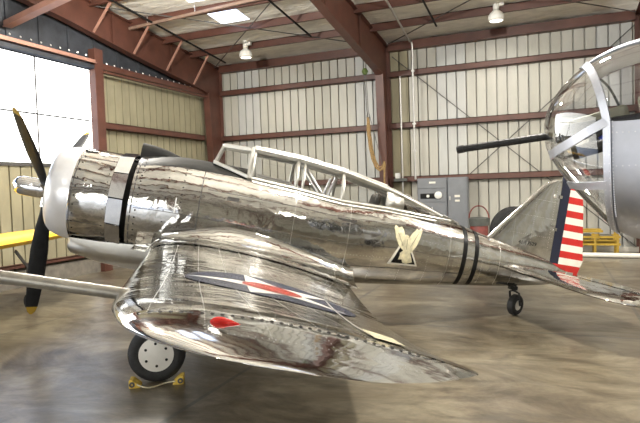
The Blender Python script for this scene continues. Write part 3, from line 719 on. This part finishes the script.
def wing(side):
    b = MB()
    loop = [(c, True) for c in cs[::-1]]+[(c, False) for c in cs[1:-1]]
    b.grid(lambda l, q: wing_pt(l, *q), ls, loop, closev=True)
    b.face([len(b.v)-len(loop)+k for k in range(len(loop))])
    def on(x, l, off=.002): return V((x, l, wing_z(x, l)+off))
    def strip(p, q, wd, mi, n=60, off=.003):
        p, q = V((*p, 0)), V((*q, 0)); d = (q-p).normalized(); nn = V((-d.y, d.x, 0))
        b.grid(lambda t_, u: on(*(p.lerp(q, t_)+nn*u)[:2], off), lin(0, 1, n), (-wd/2, wd/2), mi=mi)
    def dots(p, q, n, r, mi):
        for t_ in lin(0, 1, n):
            x, l = p[0]+(q[0]-p[0])*t_, p[1]+(q[1]-p[1])*t_; b.dot(on(x, l, .0), (0, 0, 1), r, mi, 6)
    dots((4.88, 5.72), (3.66, 5.72), 30, .011, 1)          # tip joint screws
    strip((4.88, 5.74), (3.64, 5.74), .005, 4)
    for x in (4.85, 4.6, 4.35, 4.1, 3.85): dots((x+.28, .95), (x, 6.05 if x < 4.7 else 5.7), 120, .003, 2)
    for l in (1.6, 2.3, 3.0, 3.7, 4.4): dots((le(l)-.25, l), (te(l)+.08, l), 70, .003, 2)
    for l in (6.02,): dots((4.75, l), (3.75, l), 40, .003, 2)
    # worn aileron root
    strip((3.62, 3.3), (3.80, 5.52), .020, 2, off=.004); strip((3.62, 3.3), (3.30, 3.3), .018, 2, off=.004); strip((3.80, 5.52), (3.50, 5.55), .014, 4, off=.004)
    b.build('wing', ['wing', 'screw', 'rivet', 'white', 'seam'], P) if side > 0 else None
    return b
def decal(poly, proj, name, mt, parent, label=None, n=3):
    bm = bmesh.new(); vs = [bm.verts.new((x, y, 0)) for x, y in poly]; bm.faces.new(vs)
    bmesh.ops.triangulate(bm, faces=bm.faces[:])
    for _ in range(n): bmesh.ops.subdivide_edges(bm, edges=bm.edges[:], cuts=1, use_grid_fill=True)
    for v in bm.verts: v.co = proj(v.co.x, v.co.y)
    me = bpy.data.meshes.new(name); bm.to_mesh(me); bm.free(); me.materials.append(M[mt])
    me.polygons.foreach_set('use_smooth', [True]*len(me.polygons))
    o = bpy.data.objects.new(name, me); C.objects.link(o); o.parent = parent
    if label: o['label'] = label
    return o
wb = wing(1)
WP = [o for o in P.children if o.name.startswith('wing')][0]
m2 = WP.copy(); C.objects.link(m2); m2.name = 'wing'; m2.scale = (1, -1, 1); m2.parent = P
# star insignia on the port wing
sx, sl, SR = 4.14, 3.62, .70
onw = lambda off: (lambda x, l: V((x, l, wing_z(x, l)+off)))
disc = [(sx+SR*cos(2*pi*k/40), sl+SR*sin(2*pi*k/40)) for k in range(40)]
ins = decal(disc, onw(.004), 'star_insignia', 'starblue', WP, 'blue disc with white star and red centre on the wing', 5)
star = []
for k in range(10):
    r = SR*.99 if k % 2 == 0 else SR*.382*.99; a = 2*pi*k/10; star.append((sx+r*cos(a), sl+r*sin(a)))
# pieces of the painted roundel are layered on the disc mesh
def join_into(dst, srcs):
    bm = bmesh.new(); bm.from_mesh(dst.data)
    for k, s in enumerate(srcs):
        dst.data.materials.append(s.data.materials[0]); n0 = len(bm.faces)
        bm.from_mesh(s.data); bm.faces.ensure_lookup_table()
        for f in bm.faces[n0:]: f.material_index = len(dst.data.materials)-1
    bm.to_mesh(dst.data); bm.free()
    for s in srcs: me = s.data; bpy.data.objects.remove(s); bpy.data.meshes.remove(me)
s1 = decal(star, onw(.007), 'star', 'starwhite', None, None, 6)
s2 = decal([(sx+.25*cos(2*pi*k/28), sl+.25*sin(2*pi*k/28)) for k in range(28)], onw(.010), 'dot', 'starred', None, None, 4)
join_into(ins, [s1, s2])
# cream patch by the aileron and red navigation light
decal([(3.76, 5.05), (3.82, 5.55), (3.66, 5.55), (3.56, 5.05)], onw(.006), 'cream_patch', 'mottlecream', WP, 'cream patch by the aileron')
b = MB(); c0 = V((4.54, 5.86, wing_z(4.54, 5.86)-.008))
b.grid(lambda t_, a: c0+V((.05-.15*t_, .022*cos(a)*(sin(pi*min(1, t_*1.0+.02)**.55)), .030*sin(a)*(sin(pi*min(1, t_+.02)**.55)))), lin(0, .98, 14), lin(0, pi, 11))
o = b.build('navigation_light', 'redlens' if 'redlens' in M else 'red', WP); o['label'] = 'red teardrop light on the wing tip'
# pitot boom
b = MB(); b.tube([(5.05, 4.6, -.31), (5.3, 4.6, -.31), (6.0, 4.6, -.312), (6.9, 4.6, -.315), (6.95, 4.6, -.316)], [.038, .038, .040, .042, .03], 16); b.build('pitot_boom', 'boom', P)
# wing root fillet
def fil(i, j, s=1):
    n = 44; x = 5.74-(5.74-2.72)*i/n; t_ = j/10; k = i/n
    a = min(1, max(0, (5.74-x)/1.15)); R = (.035+.285*a**1.3)*(1-.35*max(0, k-.55)/.45)
    lw = .58+R*1.0+.10; xx = min(x, le(lw)-.002); zt = wing_z(max(xx, te(lw)+.01), lw)+.008 if x < le(lw) else -.545
    if x >= le(lw)-.03: zt = smoothi(ZCt, lw)
    zf = zt+R; yf = fuse_y(x, zf)-.01
    ang = t_*pi/2
    return V((x, s*(lw-(lw-yf)*sin(ang)), zt+(zf-zt)*(1-cos(ang))))
b = MB(); b.grid(lambda i, j: fil(i, j), range(45), range(11))
def filedge(i, u): p = fil(i, 0); return p+V((0, -.004+u*.022, .016))
b.grid(filedge, range(6, 43), (0, 1), mi=1)
b.build('wing_fillet', ['skin', 'seam'], P)
b = MB(); b.grid(lambda i, j: fil(i, j, -1), range(45), range(11)); b.build('wing_fillet', 'skin', P)

# fin
def finsec(z):
    k = (z-.05)/1.40
    lead = interp([(.05, .95), (.30, .76), (.42, .60), (1.15, .0), (1.38, -.20), (1.44, -.28), (1.47, -.36)], z)
    hinge = -.50+ (0.0)*k
    return lead, hinge, .055*(1-.55*k)
b = MB(); zs = [.05, .2, .32, .42, .6, .8, 1.0, 1.15, 1.28, 1.38, 1.44, 1.47]
def finp(z, j):
    L, Hg, t_ = finsec(z); c = [0, .02, .06, .14, .28, .45, .7, 1][j if j < 8 else 15-j]
    y = t_*(2.6*sqrt(c)*(1-c)**.8+.55*c)*1.0
    return V((L-(L-Hg)*c, y if j < 8 else -y, z))
b.grid(finp, zs, range(16), closev=True); b.face([len(b.v)-16+k for k in range(16)])
def fin_y(x, z):
    L, Hg, t_ = finsec(z); c = min(1, max(0, (L-x)/(L-Hg))); return t_*(2.6*sqrt(c)*(1-c)**.8+.55*c)
for z0 in (.55, .85, 1.12):
    L = finsec(z0)[0]
    for x in lin(L-.06, -.46, 26): b.dot((x, fin_y(x, z0), z0), (0, 1, 0), .004, 1)
for x, zt in ((.2, .85), (-.1, 1.2), (-.42, 1.38)):
    for z in lin(.36, zt, 26): b.dot((x, fin_y(x, z), z), (0, 1, 0), .004, 1)
b.dot((-.40, fin_y(-.40, 1.22)+.002, 1.22), (0, 1, 0), .03, 1, 12)
fin = b.build('tail_fin', ['wing', 'rivet'], P)
cu_ = bpy.data.curves.new('serial', 'FONT'); cu_.body = '41-17529'; cu_.size = .082; cu_.extrude = .001
to = bpy.data.objects.new('serial_tmp', cu_); C.objects.link(to); bpy.context.view_layer.update()
me = bpy.data.meshes.new_from_object(to); bpy.data.objects.remove(to); me.name = 'serial_number'
me.materials.clear(); me.materials.append(M['band'])
for v in me.vertices:
    x = .10-v.co.x; z = .385+v.co.y; v.co = (x, fin_y(x, z)+.003+v.co.z, z)
so = bpy.data.objects.new('serial_number', me); C.objects.link(so); so.parent = fin
# rudder
b = MB()
def rud(z):
    h_ = -.505; n_ = -.655 + (0.0); tr = interp([(.02, -1.0), (.06, -1.03), (.27, -1.09), (.7, -1.01), (1.1, -.94), (1.35, -.88), (1.5, -.78), (1.56, -.66)], z)
    return h_, max(n_, tr+.01) if z < 1.5 else h_-.08, tr
zr = sorted(set([.02, .10]+[round(.17+.1085*k, 4) for k in range(13)]+[1.56]))
zr2 = []
for a, c in zip(zr, zr[1:]): zr2 += [a, (a+c)/2]
zr2.append(zr[-1])
def rp_(z, j):
    h_, n_, tr = rud(z); zz = z
    x = [h_, (h_+n_)/2, n_, n_*.6+tr*.4, n_*.25+tr*.75, tr][j if j < 6 else 11-j]; k = (x-h_)/(tr-h_) if tr != h_ else 0
    if z < .17: zz = .17-(.17-z)*k*1.0 if True else z
    y = .030*(1-k)*(1-.35*z/1.5)+.003
    return V((x, y if j < 6 else -y, zz))
def rmi(i, j):
    zc = (zr2[i]+zr2[i+1])/2; jj = j if j < 5 else (10-j if j > 5 else 5)
    if jj <= 1 and zc > .17 and jj >= 0 and j not in (5,): return 0
    if zc < .17: return 1
    return 1 if int((zc-.17)/.1085) % 2 == 1 else 2
b.grid(rp_, zr2, range(12), closev=True, mi=lambda i, j: 0 if j == 11 else rmi(i, j)); b.face([len(b.v)-12+k for k in range(12)], 0)
b.box((-.50, .0, .70), (.05, .075, .05), None, 3); b.box((-.50, 0, 1.22), (.05, .07, .05), None, 3)
b.build('rudder', ['navy', 'red', 'white', 'skin'], P)
# tailplane
def stab(side):
    b = MB(); st = []
    LE_ = [(.08, .42), (.3, .34), (1.2, .28), (2.0, .20), (2.25, .08), (2.38, -.08), (2.43, -.25)]; HG = [(.08, -.52), (2.43, -.36)]
    for l, x in LE_: st.append((l, x, interp(HG, l)))
    def p(i, j):
        l, L, T = st[i]; c = [0, .04, .15, .4, .75, 1][j if j < 6 else 11-j]; t_ = .075*(1-.55*l/2.4)*(sqrt(c)*(1-c)*2.2+.30*c)
        return V((L-(L-T)*c, side*l, .005-.042*l+(.055+.036*l)*c*.8+(t_ if j < 6 else -t_)*(1 if l < 2.4 else .3)))
    b.grid(p, range(len(st)), range(12), closev=True); b.face([len(b.v)-12+k for k in range(12)])
    s_ = b.build('tailplane', 'skin', P)
    b = MB(); TE_ = [(.25, -.98), (.5, -1.04), (1.2, -.93), (1.9, -.70), (2.2, -.55), (2.4, -.42)]
    def q(i, j):
        l, T = TE_[i]; Hh = interp(HG, l)-.015; c = [0, .4, 1][j if j < 3 else 5-j]; t_ = .026*(1-c)*(1-.5*l/2.4)+.003
        return V((Hh-(Hh-T)*c, side*l, .038-.003*l+.02*c+(t_ if j < 3 else -t_)))
    b.grid(q, range(6), range(6), closev=True); b.face([len(b.v)-6+k for k in range(6)]); b.face(list(range(len(b.v)-36, len(b.v)-30)))
    for l in (.6, 1.25, 1.9): b.box((interp(HG, l), side*l, .075), (.10, .03, .035), None, 1)
    b.build('elevator', ['skin', 'frame'], P)
stab(1); stab(-1)
# black fuselage bands
def band(x0, name='fuselage_band'):
    b = MB()
    cv = lambda z: .07*(1-((z+.02)/.5)**2)*-1
    def q(u, p):
        v = fuse(x0, p); return fuse(x0+u+0*v.z, p, .0035)
    b.grid(q, (0, -.035, -.07), lin(-2.7, 2.7, 60)); b.build(name, 'band', P)
band(1.10); band(.90)
# eagle on black triangle, port side
onf = lambda off: (lambda x, z: V((x, fuse_y(x, z)+off, z)))
e0 = decal([(2.26, -.225), (1.79, -.20), (2.05, .24)], onf(.004), 'eagle_emblem', 'white', P, 'pale eagle over a black triangle', 4)
e1 = decal([(2.205, -.198), (1.83, -.178), (2.05, .185)], onf(.007), 'tri', 'band', None, None, 4)
eagle = [(2.06, .0), (2.10, .03), (2.15, .08), (2.20, .17), (2.235, .30), (2.225, .345), (2.17, .315), (2.13, .34), (2.09, .29), (2.055, .20), (2.05, .215), (2.03, .235), (2.005, .215), (2.005, .18),
         (1.96, .26), (1.92, .30), (1.885, .345), (1.86, .32), (1.815, .36), (1.80, .33), (1.82, .22), (1.86, .10), (1.90, .03), (1.94, -.03), (1.91, -.09), (1.885, -.15), (1.94, -.135), (1.97, -.185), (2.0, -.145), (2.03, -.18), (2.055, -.13), (2.11, -.14), (2.095, -.08), (2.10, -.04)]
e2 = decal(eagle, onf(.010), 'bird', 'cream', None, None, 3)
def feather(pts):
    bb = []
    for (x, z), (x2, z2) in zip(pts, pts[1:]):
        d = V((x2-x, z2-z)).normalized()*.0; n_ = V((-(z2-z), x2-x)).normalized()*.0025
        bb.append([(x+n_.x, z+n_.y), (x2+n_.x, z2+n_.y), (x2-n_.x, z2-n_.y), (x-n_.x, z-n_.y)])
    return bb
fe = []
for ln in ([(2.17, .24), (2.07, .06)], [(1.86, .27), (1.96, .06)], [(2.02, .17), (2.01, .02)]):
    for qd in feather(ln): fe.append(decal(qd, onf(.012), 'fe', 'screw', None, None, 1))
join_into(e0, [e1, e2]+fe)
# main landing gear
def gear(s):
    c = V((5.10, s*1.72, -1.515))
    wl = MB(); wheel_disc(wl, c, (0, s, 0), .315, .19, .185, 48); W = wl.build('main_wheel', 'rubber', P)
    b = MB(); b.lathe([(.02, .0), (.075, .19), (.085, .19), (.088, .15), (.095, .05), (.095, 0)], c, (0, s, 0), 36)
    for k in range(6):
        a = 2*pi*k/6+.3; b.dot(c+V((.125*cos(a), s*.093, .125*sin(a))), (0, s, 0), .016, 1, 10)
    b.lathe([(-.095, 0), (-.09, .19), (-.02, .18)], c, (0, s, 0), 24); b.build('hub_cap', ['hub', 'dark'], W)
    b = MB(); b.tube([c+V((0, -s*.14, 0)), c+V((-.08, -s*.14, .9))], .05, 12); b.tube([c+V((0, -s*.16, 0)), c+V((0, s*.06, 0))], .035, 10); b.tube([c+V((-.03, -s*.14, .35)), c+V((-.5, -s*.14, 1.0))], .03, 10); b.build('gear_strut', 'strap', P)
    b = MB(); b.grid(lambda u, v: V((c.x-.30*u+.22, c.y-s*(.19+.0*v), c.z+.30+.75*v)), (0, 1, 1.6), (0, .5, 1)); b.build('gear_fairing', 'skin', P, solid=.03)
gear(1); gear(-1)
# tail wheel
c = V((-.05, .03, -.575))
tdir = V((-.507, .87, 0)).normalized()
b = MB(); wheel_disc(b, c, tdir, .165, .13, .085, 32); TW = b.build('tail_wheel', 'rubber', P)
b = MB(); b.lathe([(-.06, 0), (-.055, .08), (.055, .08), (.06, .03), (.06, 0)], c, tdir, 20); b.build('hub_cap', 'hub', TW)
b = MB()
for s in (-1, 1): b.tube([c+tdir*s*.085, c+tdir*s*.08+V((.05, 0, .19)), c+V((.07, 0, .22))], .018, 8)
b.tube([c+V((.07, 0, .20)), c+V((.06, 0, .42))], .032, 10); b.tube([c+V((.08, 0, .27)), c+V((.30, 0, .36))], .02, 8); b.box(c+V((.09, 0, .26)), (.12, .09, .06)); b.box(c+V((.28, 0, .30)), (.05, .05, .07))
b.build('tail_gear_fork', 'gun', P)

# wheel chocks on the floor and their cord
wc = MW @ V((5.10, 1.72, -1.515)); dirx = V((F_.x, F_.y, 0)).normalized(); side = V((Yb.x, Yb.y, 0))
gp = V((wc.x, wc.y, 0))
def chock(pos, flip, label):
    t = tag(empty('wheel_chock', pos, math.atan2(dirx.y, dirx.x)), label, 'chock', None)
    b = MB(); f = flip
    b.prism([(f*.06, 0), (-f*.06, 0), (-f*.055, .02), (f*.02, .085), (f*.06, .09)], (1, 0, 0), (0, 0, 1), (0, -.08, 0), (0, .16, 0)); b.build('block', 'chockyellow', t, False, bev=.008)
    b = MB(); b.lathe([(-.01, .03), (.012, .03), (.012, .012)], (f*.025, .08, .045), (0, 1, 0), 12); b.build('eyelet', 'seam', t)
p1 = gp+dirx*.225+side*.12; p2 = gp-dirx*.235+side*.12
chock(p1, 1, 'yellow wheel chock in front of the main wheel, under the wing leading edge')
chock(p2, -1, 'yellow wheel chock behind the main wheel, farther from the propeller')
b = MB(); pa = p1+side*.10-dirx*.03; pb = p2+side*.10+dirx*.03
b.tube([pa+(pb-pa)*t_+V((0, 0, .05-.035*sin(pi*t_)))+side*.05*sin(pi*t_*2) for t_ in lin(0, 1, 15)], .007, 8)
tag(b.build('chock_cord', 'mottlecream'), 'thin pale cord joining the two yellow wheel chocks', 'cord')

# ================================================================== BOMBER NOSE
RT, FD = V((.924, .382, 0)), V((-.382, .924, 0))
A = (RT*-.82+FD*.57).normalized(); N = V((-A.y, A.x, 0))
Cn = RT*2.24+FD*4.12+V((0, 0, 0))
BW = Matrix(((A.x, N.x, 0, Cn.x), (A.y, N.y, 0, Cn.y), (0, 0, 1, 0), (0, 0, 0, 1)))
Bm = tag(empty('bomber_airplane', mat=BW), 'bare-metal bomber with glazed nose and black gun barrel, cut off by the frame', 'airplane')
NT = [(-2.2, 3.20), (-.6, 3.11), (-.13, 3.06), (0, 3.03), (.17, 2.95), (.32, 2.84), (.42, 2.73), (.48, 2.62), (.52, 2.43)]
NB = [(-2.2, 1.55), (-.6, 1.60), (-.13, 1.66), (0, 1.715), (.15, 1.87), (.28, 2.02), (.40, 2.18), (.48, 2.32), (.52, 2.42)]
NW = [(-2.2, .66), (-.6, .63), (0, .58), (.17, .53), (.32, .43), (.42, .31), (.48, .19), (.52, .01)]
def nose(s, ph, off=0):
    t_, b_, w_ = smoothi(NT, s), smoothi(NB, s), smoothi(NW, s); e = .72
    a, k = sin(ph), cos(ph)
    return V((s, (w_+off)*(1 if a >= 0 else -1)*abs(a)**e, (t_+b_)/2+((t_-b_)/2+off)*(1 if k >= 0 else -1)*abs(k)**e))
def nphi(s, z):
    t_, b_ = smoothi(NT, s), smoothi(NB, s); k = (z-(t_+b_)/2)/((t_-b_)/2); k = max(-1, min(1, k))
    return math.acos((1 if k >= 0 else -1)*abs(k)**(1/.72))
ss = lin(-2.2, 0, 23); sg = lin(0, .42, 12)+[.45, .47, .49, .505, .515, .52]
ZC = 2.475
pm = nphi(0, ZC)
def arcs(p0, p1, n): return lin(p0, p1, n)
b = MB(); b.grid(lambda s, p: nose(s, p), ss, [pm+(2*pi-2*pm)*k/60 for k in range(61)])
for s in lin(-2.1, -.02, 60): b.dot(nose(s, pm+.06), (0, 1, 0), .006, 1)
for p in lin(pm, pi*.75, 30): b.dot(nose(-.03, p), (0, 1, 0), .006, 1); b.dot(nose(-.60, p), (0, 1, 0), .006, 1)
for s in lin(-1.5, -.05, 40): b.dot(nose(s, nphi(s, 2.18)), (0, 1, 0), .005, 1)
b.grid(lambda u, p: nose(-.56+u, p, .002), (-.004, .004), lin(pm, pi, 24), mi=2)
b.build('nose_skin', ['bomber', 'strap', 'seam'], Bm)
b = MB(); b.grid(lambda s, p: nose(s, p, .004), lin(-2.2, .19, 26), lin(-.50, .50, 21)); b.build('roof_skin', 'bomber', Bm, solid=.012)
b = MB(); b.grid(lambda s, p: nose(s, p), sg, [2*pi*k/64 for k in range(64)], closev=True); b.grid(lambda s, p: nose(s, p), ss, lin(.50, pm, 8)); b.grid(lambda s, p: nose(s, p), ss, lin(-pm, -.50, 8))
b.build('nose_glazing', 'noseglass', Bm)
def rail(pts, wd, name='glazing_bar', rv=True, mt='bomber'):
    b = MB(); n_ = 24
    P3 = [nose(*(V(pts[0]).lerp(V(pts[-1]), t_)), .006) for t_ in lin(0, 1, n_)] if len(pts) == 2 else [nose(*q, .006) for q in pts]
    outn = []
    for i, p in enumerate(P3):
        d = (P3[min(i+1, len(P3)-1)]-P3[max(i-1, 0)]).normalized()
        cen = V((p.x-.25, 0, (p.z+2.4)/2)); r_ = (p-cen).normalized(); sd = d.cross(r_).normalized(); outn.append((sd, sd.cross(d)))
    nn = [(o_[1] if o_[1].dot(p-V((-.2, 0, 2.35))) > 0 else -o_[1]) for o_, p in zip(outn, P3)]
    qs = [(-.5, 0), (-.5, .010), (.5, .010), (.5, 0)]
    b.grid(lambda i, k: P3[i]+outn[i][0]*wd*qs[k][0]+nn[i]*qs[k][1], range(len(P3)), range(4), closev=True)
    if rv:
        for i in range(1, len(P3), 2):
            for u in (-.3, .3): b.dot(P3[i]+outn[i][0]*wd*u+nn[i]*.010, nn[i], .005, 1)
    return b.build(name, [mt, 'strap'], Bm, angle=30)
for s, k, mt in ((1, 1, 'bomber'), (-1, .35, 'cockpit')):
    rail([(0.0, s*pm), (.0, s*nphi(0, 1.9))], .052*k, mt=mt, rv=k == 1); rail([(.0, s*nphi(0, 1.9)), (0, s*3.1)], .05*k, mt=mt, rv=k == 1)
    rail([(.17, s*.5), (.0, s*pm)], .052*k, mt=mt, rv=k == 1)
    rail([(.0, s*nphi(0, 2.475)), (.12, s*nphi(.12, 2.42)), (.24, s*nphi(.24, 2.36)), (.34, s*nphi(.34, 2.32)), (.42, s*nphi(.42, 2.29)), (.48, s*nphi(.48, 2.29))], .062*k, mt=mt, rv=k == 1)
    rail([(.0, s*nphi(0, 2.06)), (.1, s*nphi(.1, 2.06)), (.2, s*nphi(.2, 2.06)), (.3, s*nphi(.3, 2.07))], .055*k, mt=mt, rv=False)
rail([(.19, -.50), (.19, .50)], .04, rv=False)
b = MB(); b.tube([nose(s, pi, .0) for s in lin(0, .46, 10)], .016, 8); b.tube([nose(s, 0, .0) for s in lin(.19, .505, 12)], .012, 8); b.build('keel_frame', 'cockpit', Bm)
G = Bm
b = MB(); b.tube([(.46, .0, 2.455), (1.22, .02, 2.395)], .030, 14); b.tube([(1.18, .02, 2.399), (1.235, .02, 2.393)], .034, 14)
for t_ in lin(.03, .9, 16):
    for a in range(6):
        p = V((.46, 0, 2.455)).lerp(V((1.22, .02, 2.395)), t_); b.dot(p+V((0, cos(a), sin(a)))*.0295, (0, cos(a), sin(a)), .007, 1)
b.build('gun_barrel', ['gun', 'dark'], Bm)
b = MB(); b.beam((.44, 0, 2.455), (-.30, -.03, 2.52), .11, .13); b.beam((.2, 0, 2.40), (-.1, -.02, 2.43), .06, .06); b.build('gun_body', 'gun', Bm, False, bev=.012)
b = MB(); b.beam((.36, -.06, 2.50), (-.06, -.10, 2.60), .10, .12); b.build('ammunition_box', 'seatcream', Bm, False, bev=.03)
b = MB(); b.beam((-.12, -.15, 2.64), (-.45, -.16, 2.70), .12, .15); b.build('head_pad', 'seatcream', Bm, False, bev=.04)
b = MB(); b.tube([(.10, .05, 2.36), (-.04, .02, 2.44)], .06, 14); b.build('oxygen_bottle', 'bluepart', Bm)
b = MB(); b.tube([(.30, .08, 2.30), (-.6, .05, 2.52)], .05, 12); b.build('feed_chute', 'gun', Bm)
b = MB(); b.beam((-.25, -.2, 2.78), (-1.6, -.2, 2.90), .16, .10); b.build('roof_stringer', 'gun', Bm, False)
b = MB(); b.box((-1.3, 0, 2.0), (1.8, 1.1, .04)); b.box((-.9, 0, 2.45), (.05, 1.1, 1.0)); b.build('inner_bulkhead', 'cockpit', Bm, False)
# nose gear so the fuselage stands on the floor (outside the frame)
b = MB(); b.tube([(-1.9, 0, 1.6), (-1.9, 0, .40)], .07, 12); b.tube([(-1.9, -.12, .38), (-1.9, .12, .38)], .04, 10); b.build('nose_gear', 'strap', Bm)
b = MB(); wheel_disc(b, (-1.9, 0, .38), (0, 1, 0), .38, .24, .2); b.build('nose_wheel', 'rubber', Bm)

# ================================================================== LIGHT
W = bpy.data.worlds.new('sky'); bpy.context.scene.world = W; W.use_nodes = True; nt = W.node_tree
bg = nt.nodes['Background']; tc = nt.nodes.new('ShaderNodeTexCoord'); sp = nt.nodes.new('ShaderNodeSeparateXYZ'); nt.links.new(tc.outputs['Generated'], sp.inputs[0])
r_ = ramp(nt, sp.outputs[2], [(0, (1.9, 1.85, 1.7)), (.22, (1.6, 1.6, 1.52)), (.5, (.32, .52, .95)), (1, (.22, .42, .9))])
nt.links.new(r_, bg.inputs[0]); bg.inputs[1].default_value = 4.0
def area(name, loc, rot, sx, sy, e, col=(1, 1, 1), portal=False):
    L = bpy.data.lights.new(name, 'AREA'); L.shape = 'RECTANGLE'; L.size = sx; L.size_y = sy; L.energy = e; L.color = col
    if portal: L.cycles.is_portal = True
    o = bpy.data.objects.new(name, L); C.objects.link(o); o.location = loc; o.rotation_euler = rot
area('doorway_portal', ((DX0+DX1)/2, YF, DZ/2), (RAD(90), 0, 0), DX1-DX0, DZ, 1, portal=True)
area('window_portal', (XL-.01, 7.15, 4.24), (0, RAD(-90), 0), 2.64, 9.1, 1, portal=True)
area('side_portal', (XL-.01, -1.7, 2.8), (0, RAD(-90), 0), 5.6, 8.6, 1, portal=True)
S = bpy.data.lights.new('sun', 'SUN'); S.energy = 6; S.angle = .01; S.color = (1, .93, .82); so = bpy.data.objects.new('sun', S); C.objects.link(so)
so.rotation_euler = (RAD(32), 0, RAD(-8))
sc = bpy.context.scene
sc.view_settings.view_transform = 'Standard'; sc.view_settings.look = 'None'; sc.view_settings.exposure = -0.4; sc.view_settings.gamma = 1
sc.cycles.max_bounces = 10; sc.cycles.diffuse_bounces = 5; sc.cycles.glossy_bounces = 5; sc.cycles.transparent_max_bounces = 16
sc.cycles.sample_clamp_indirect = 8; sc.cycles.use_denoising = True
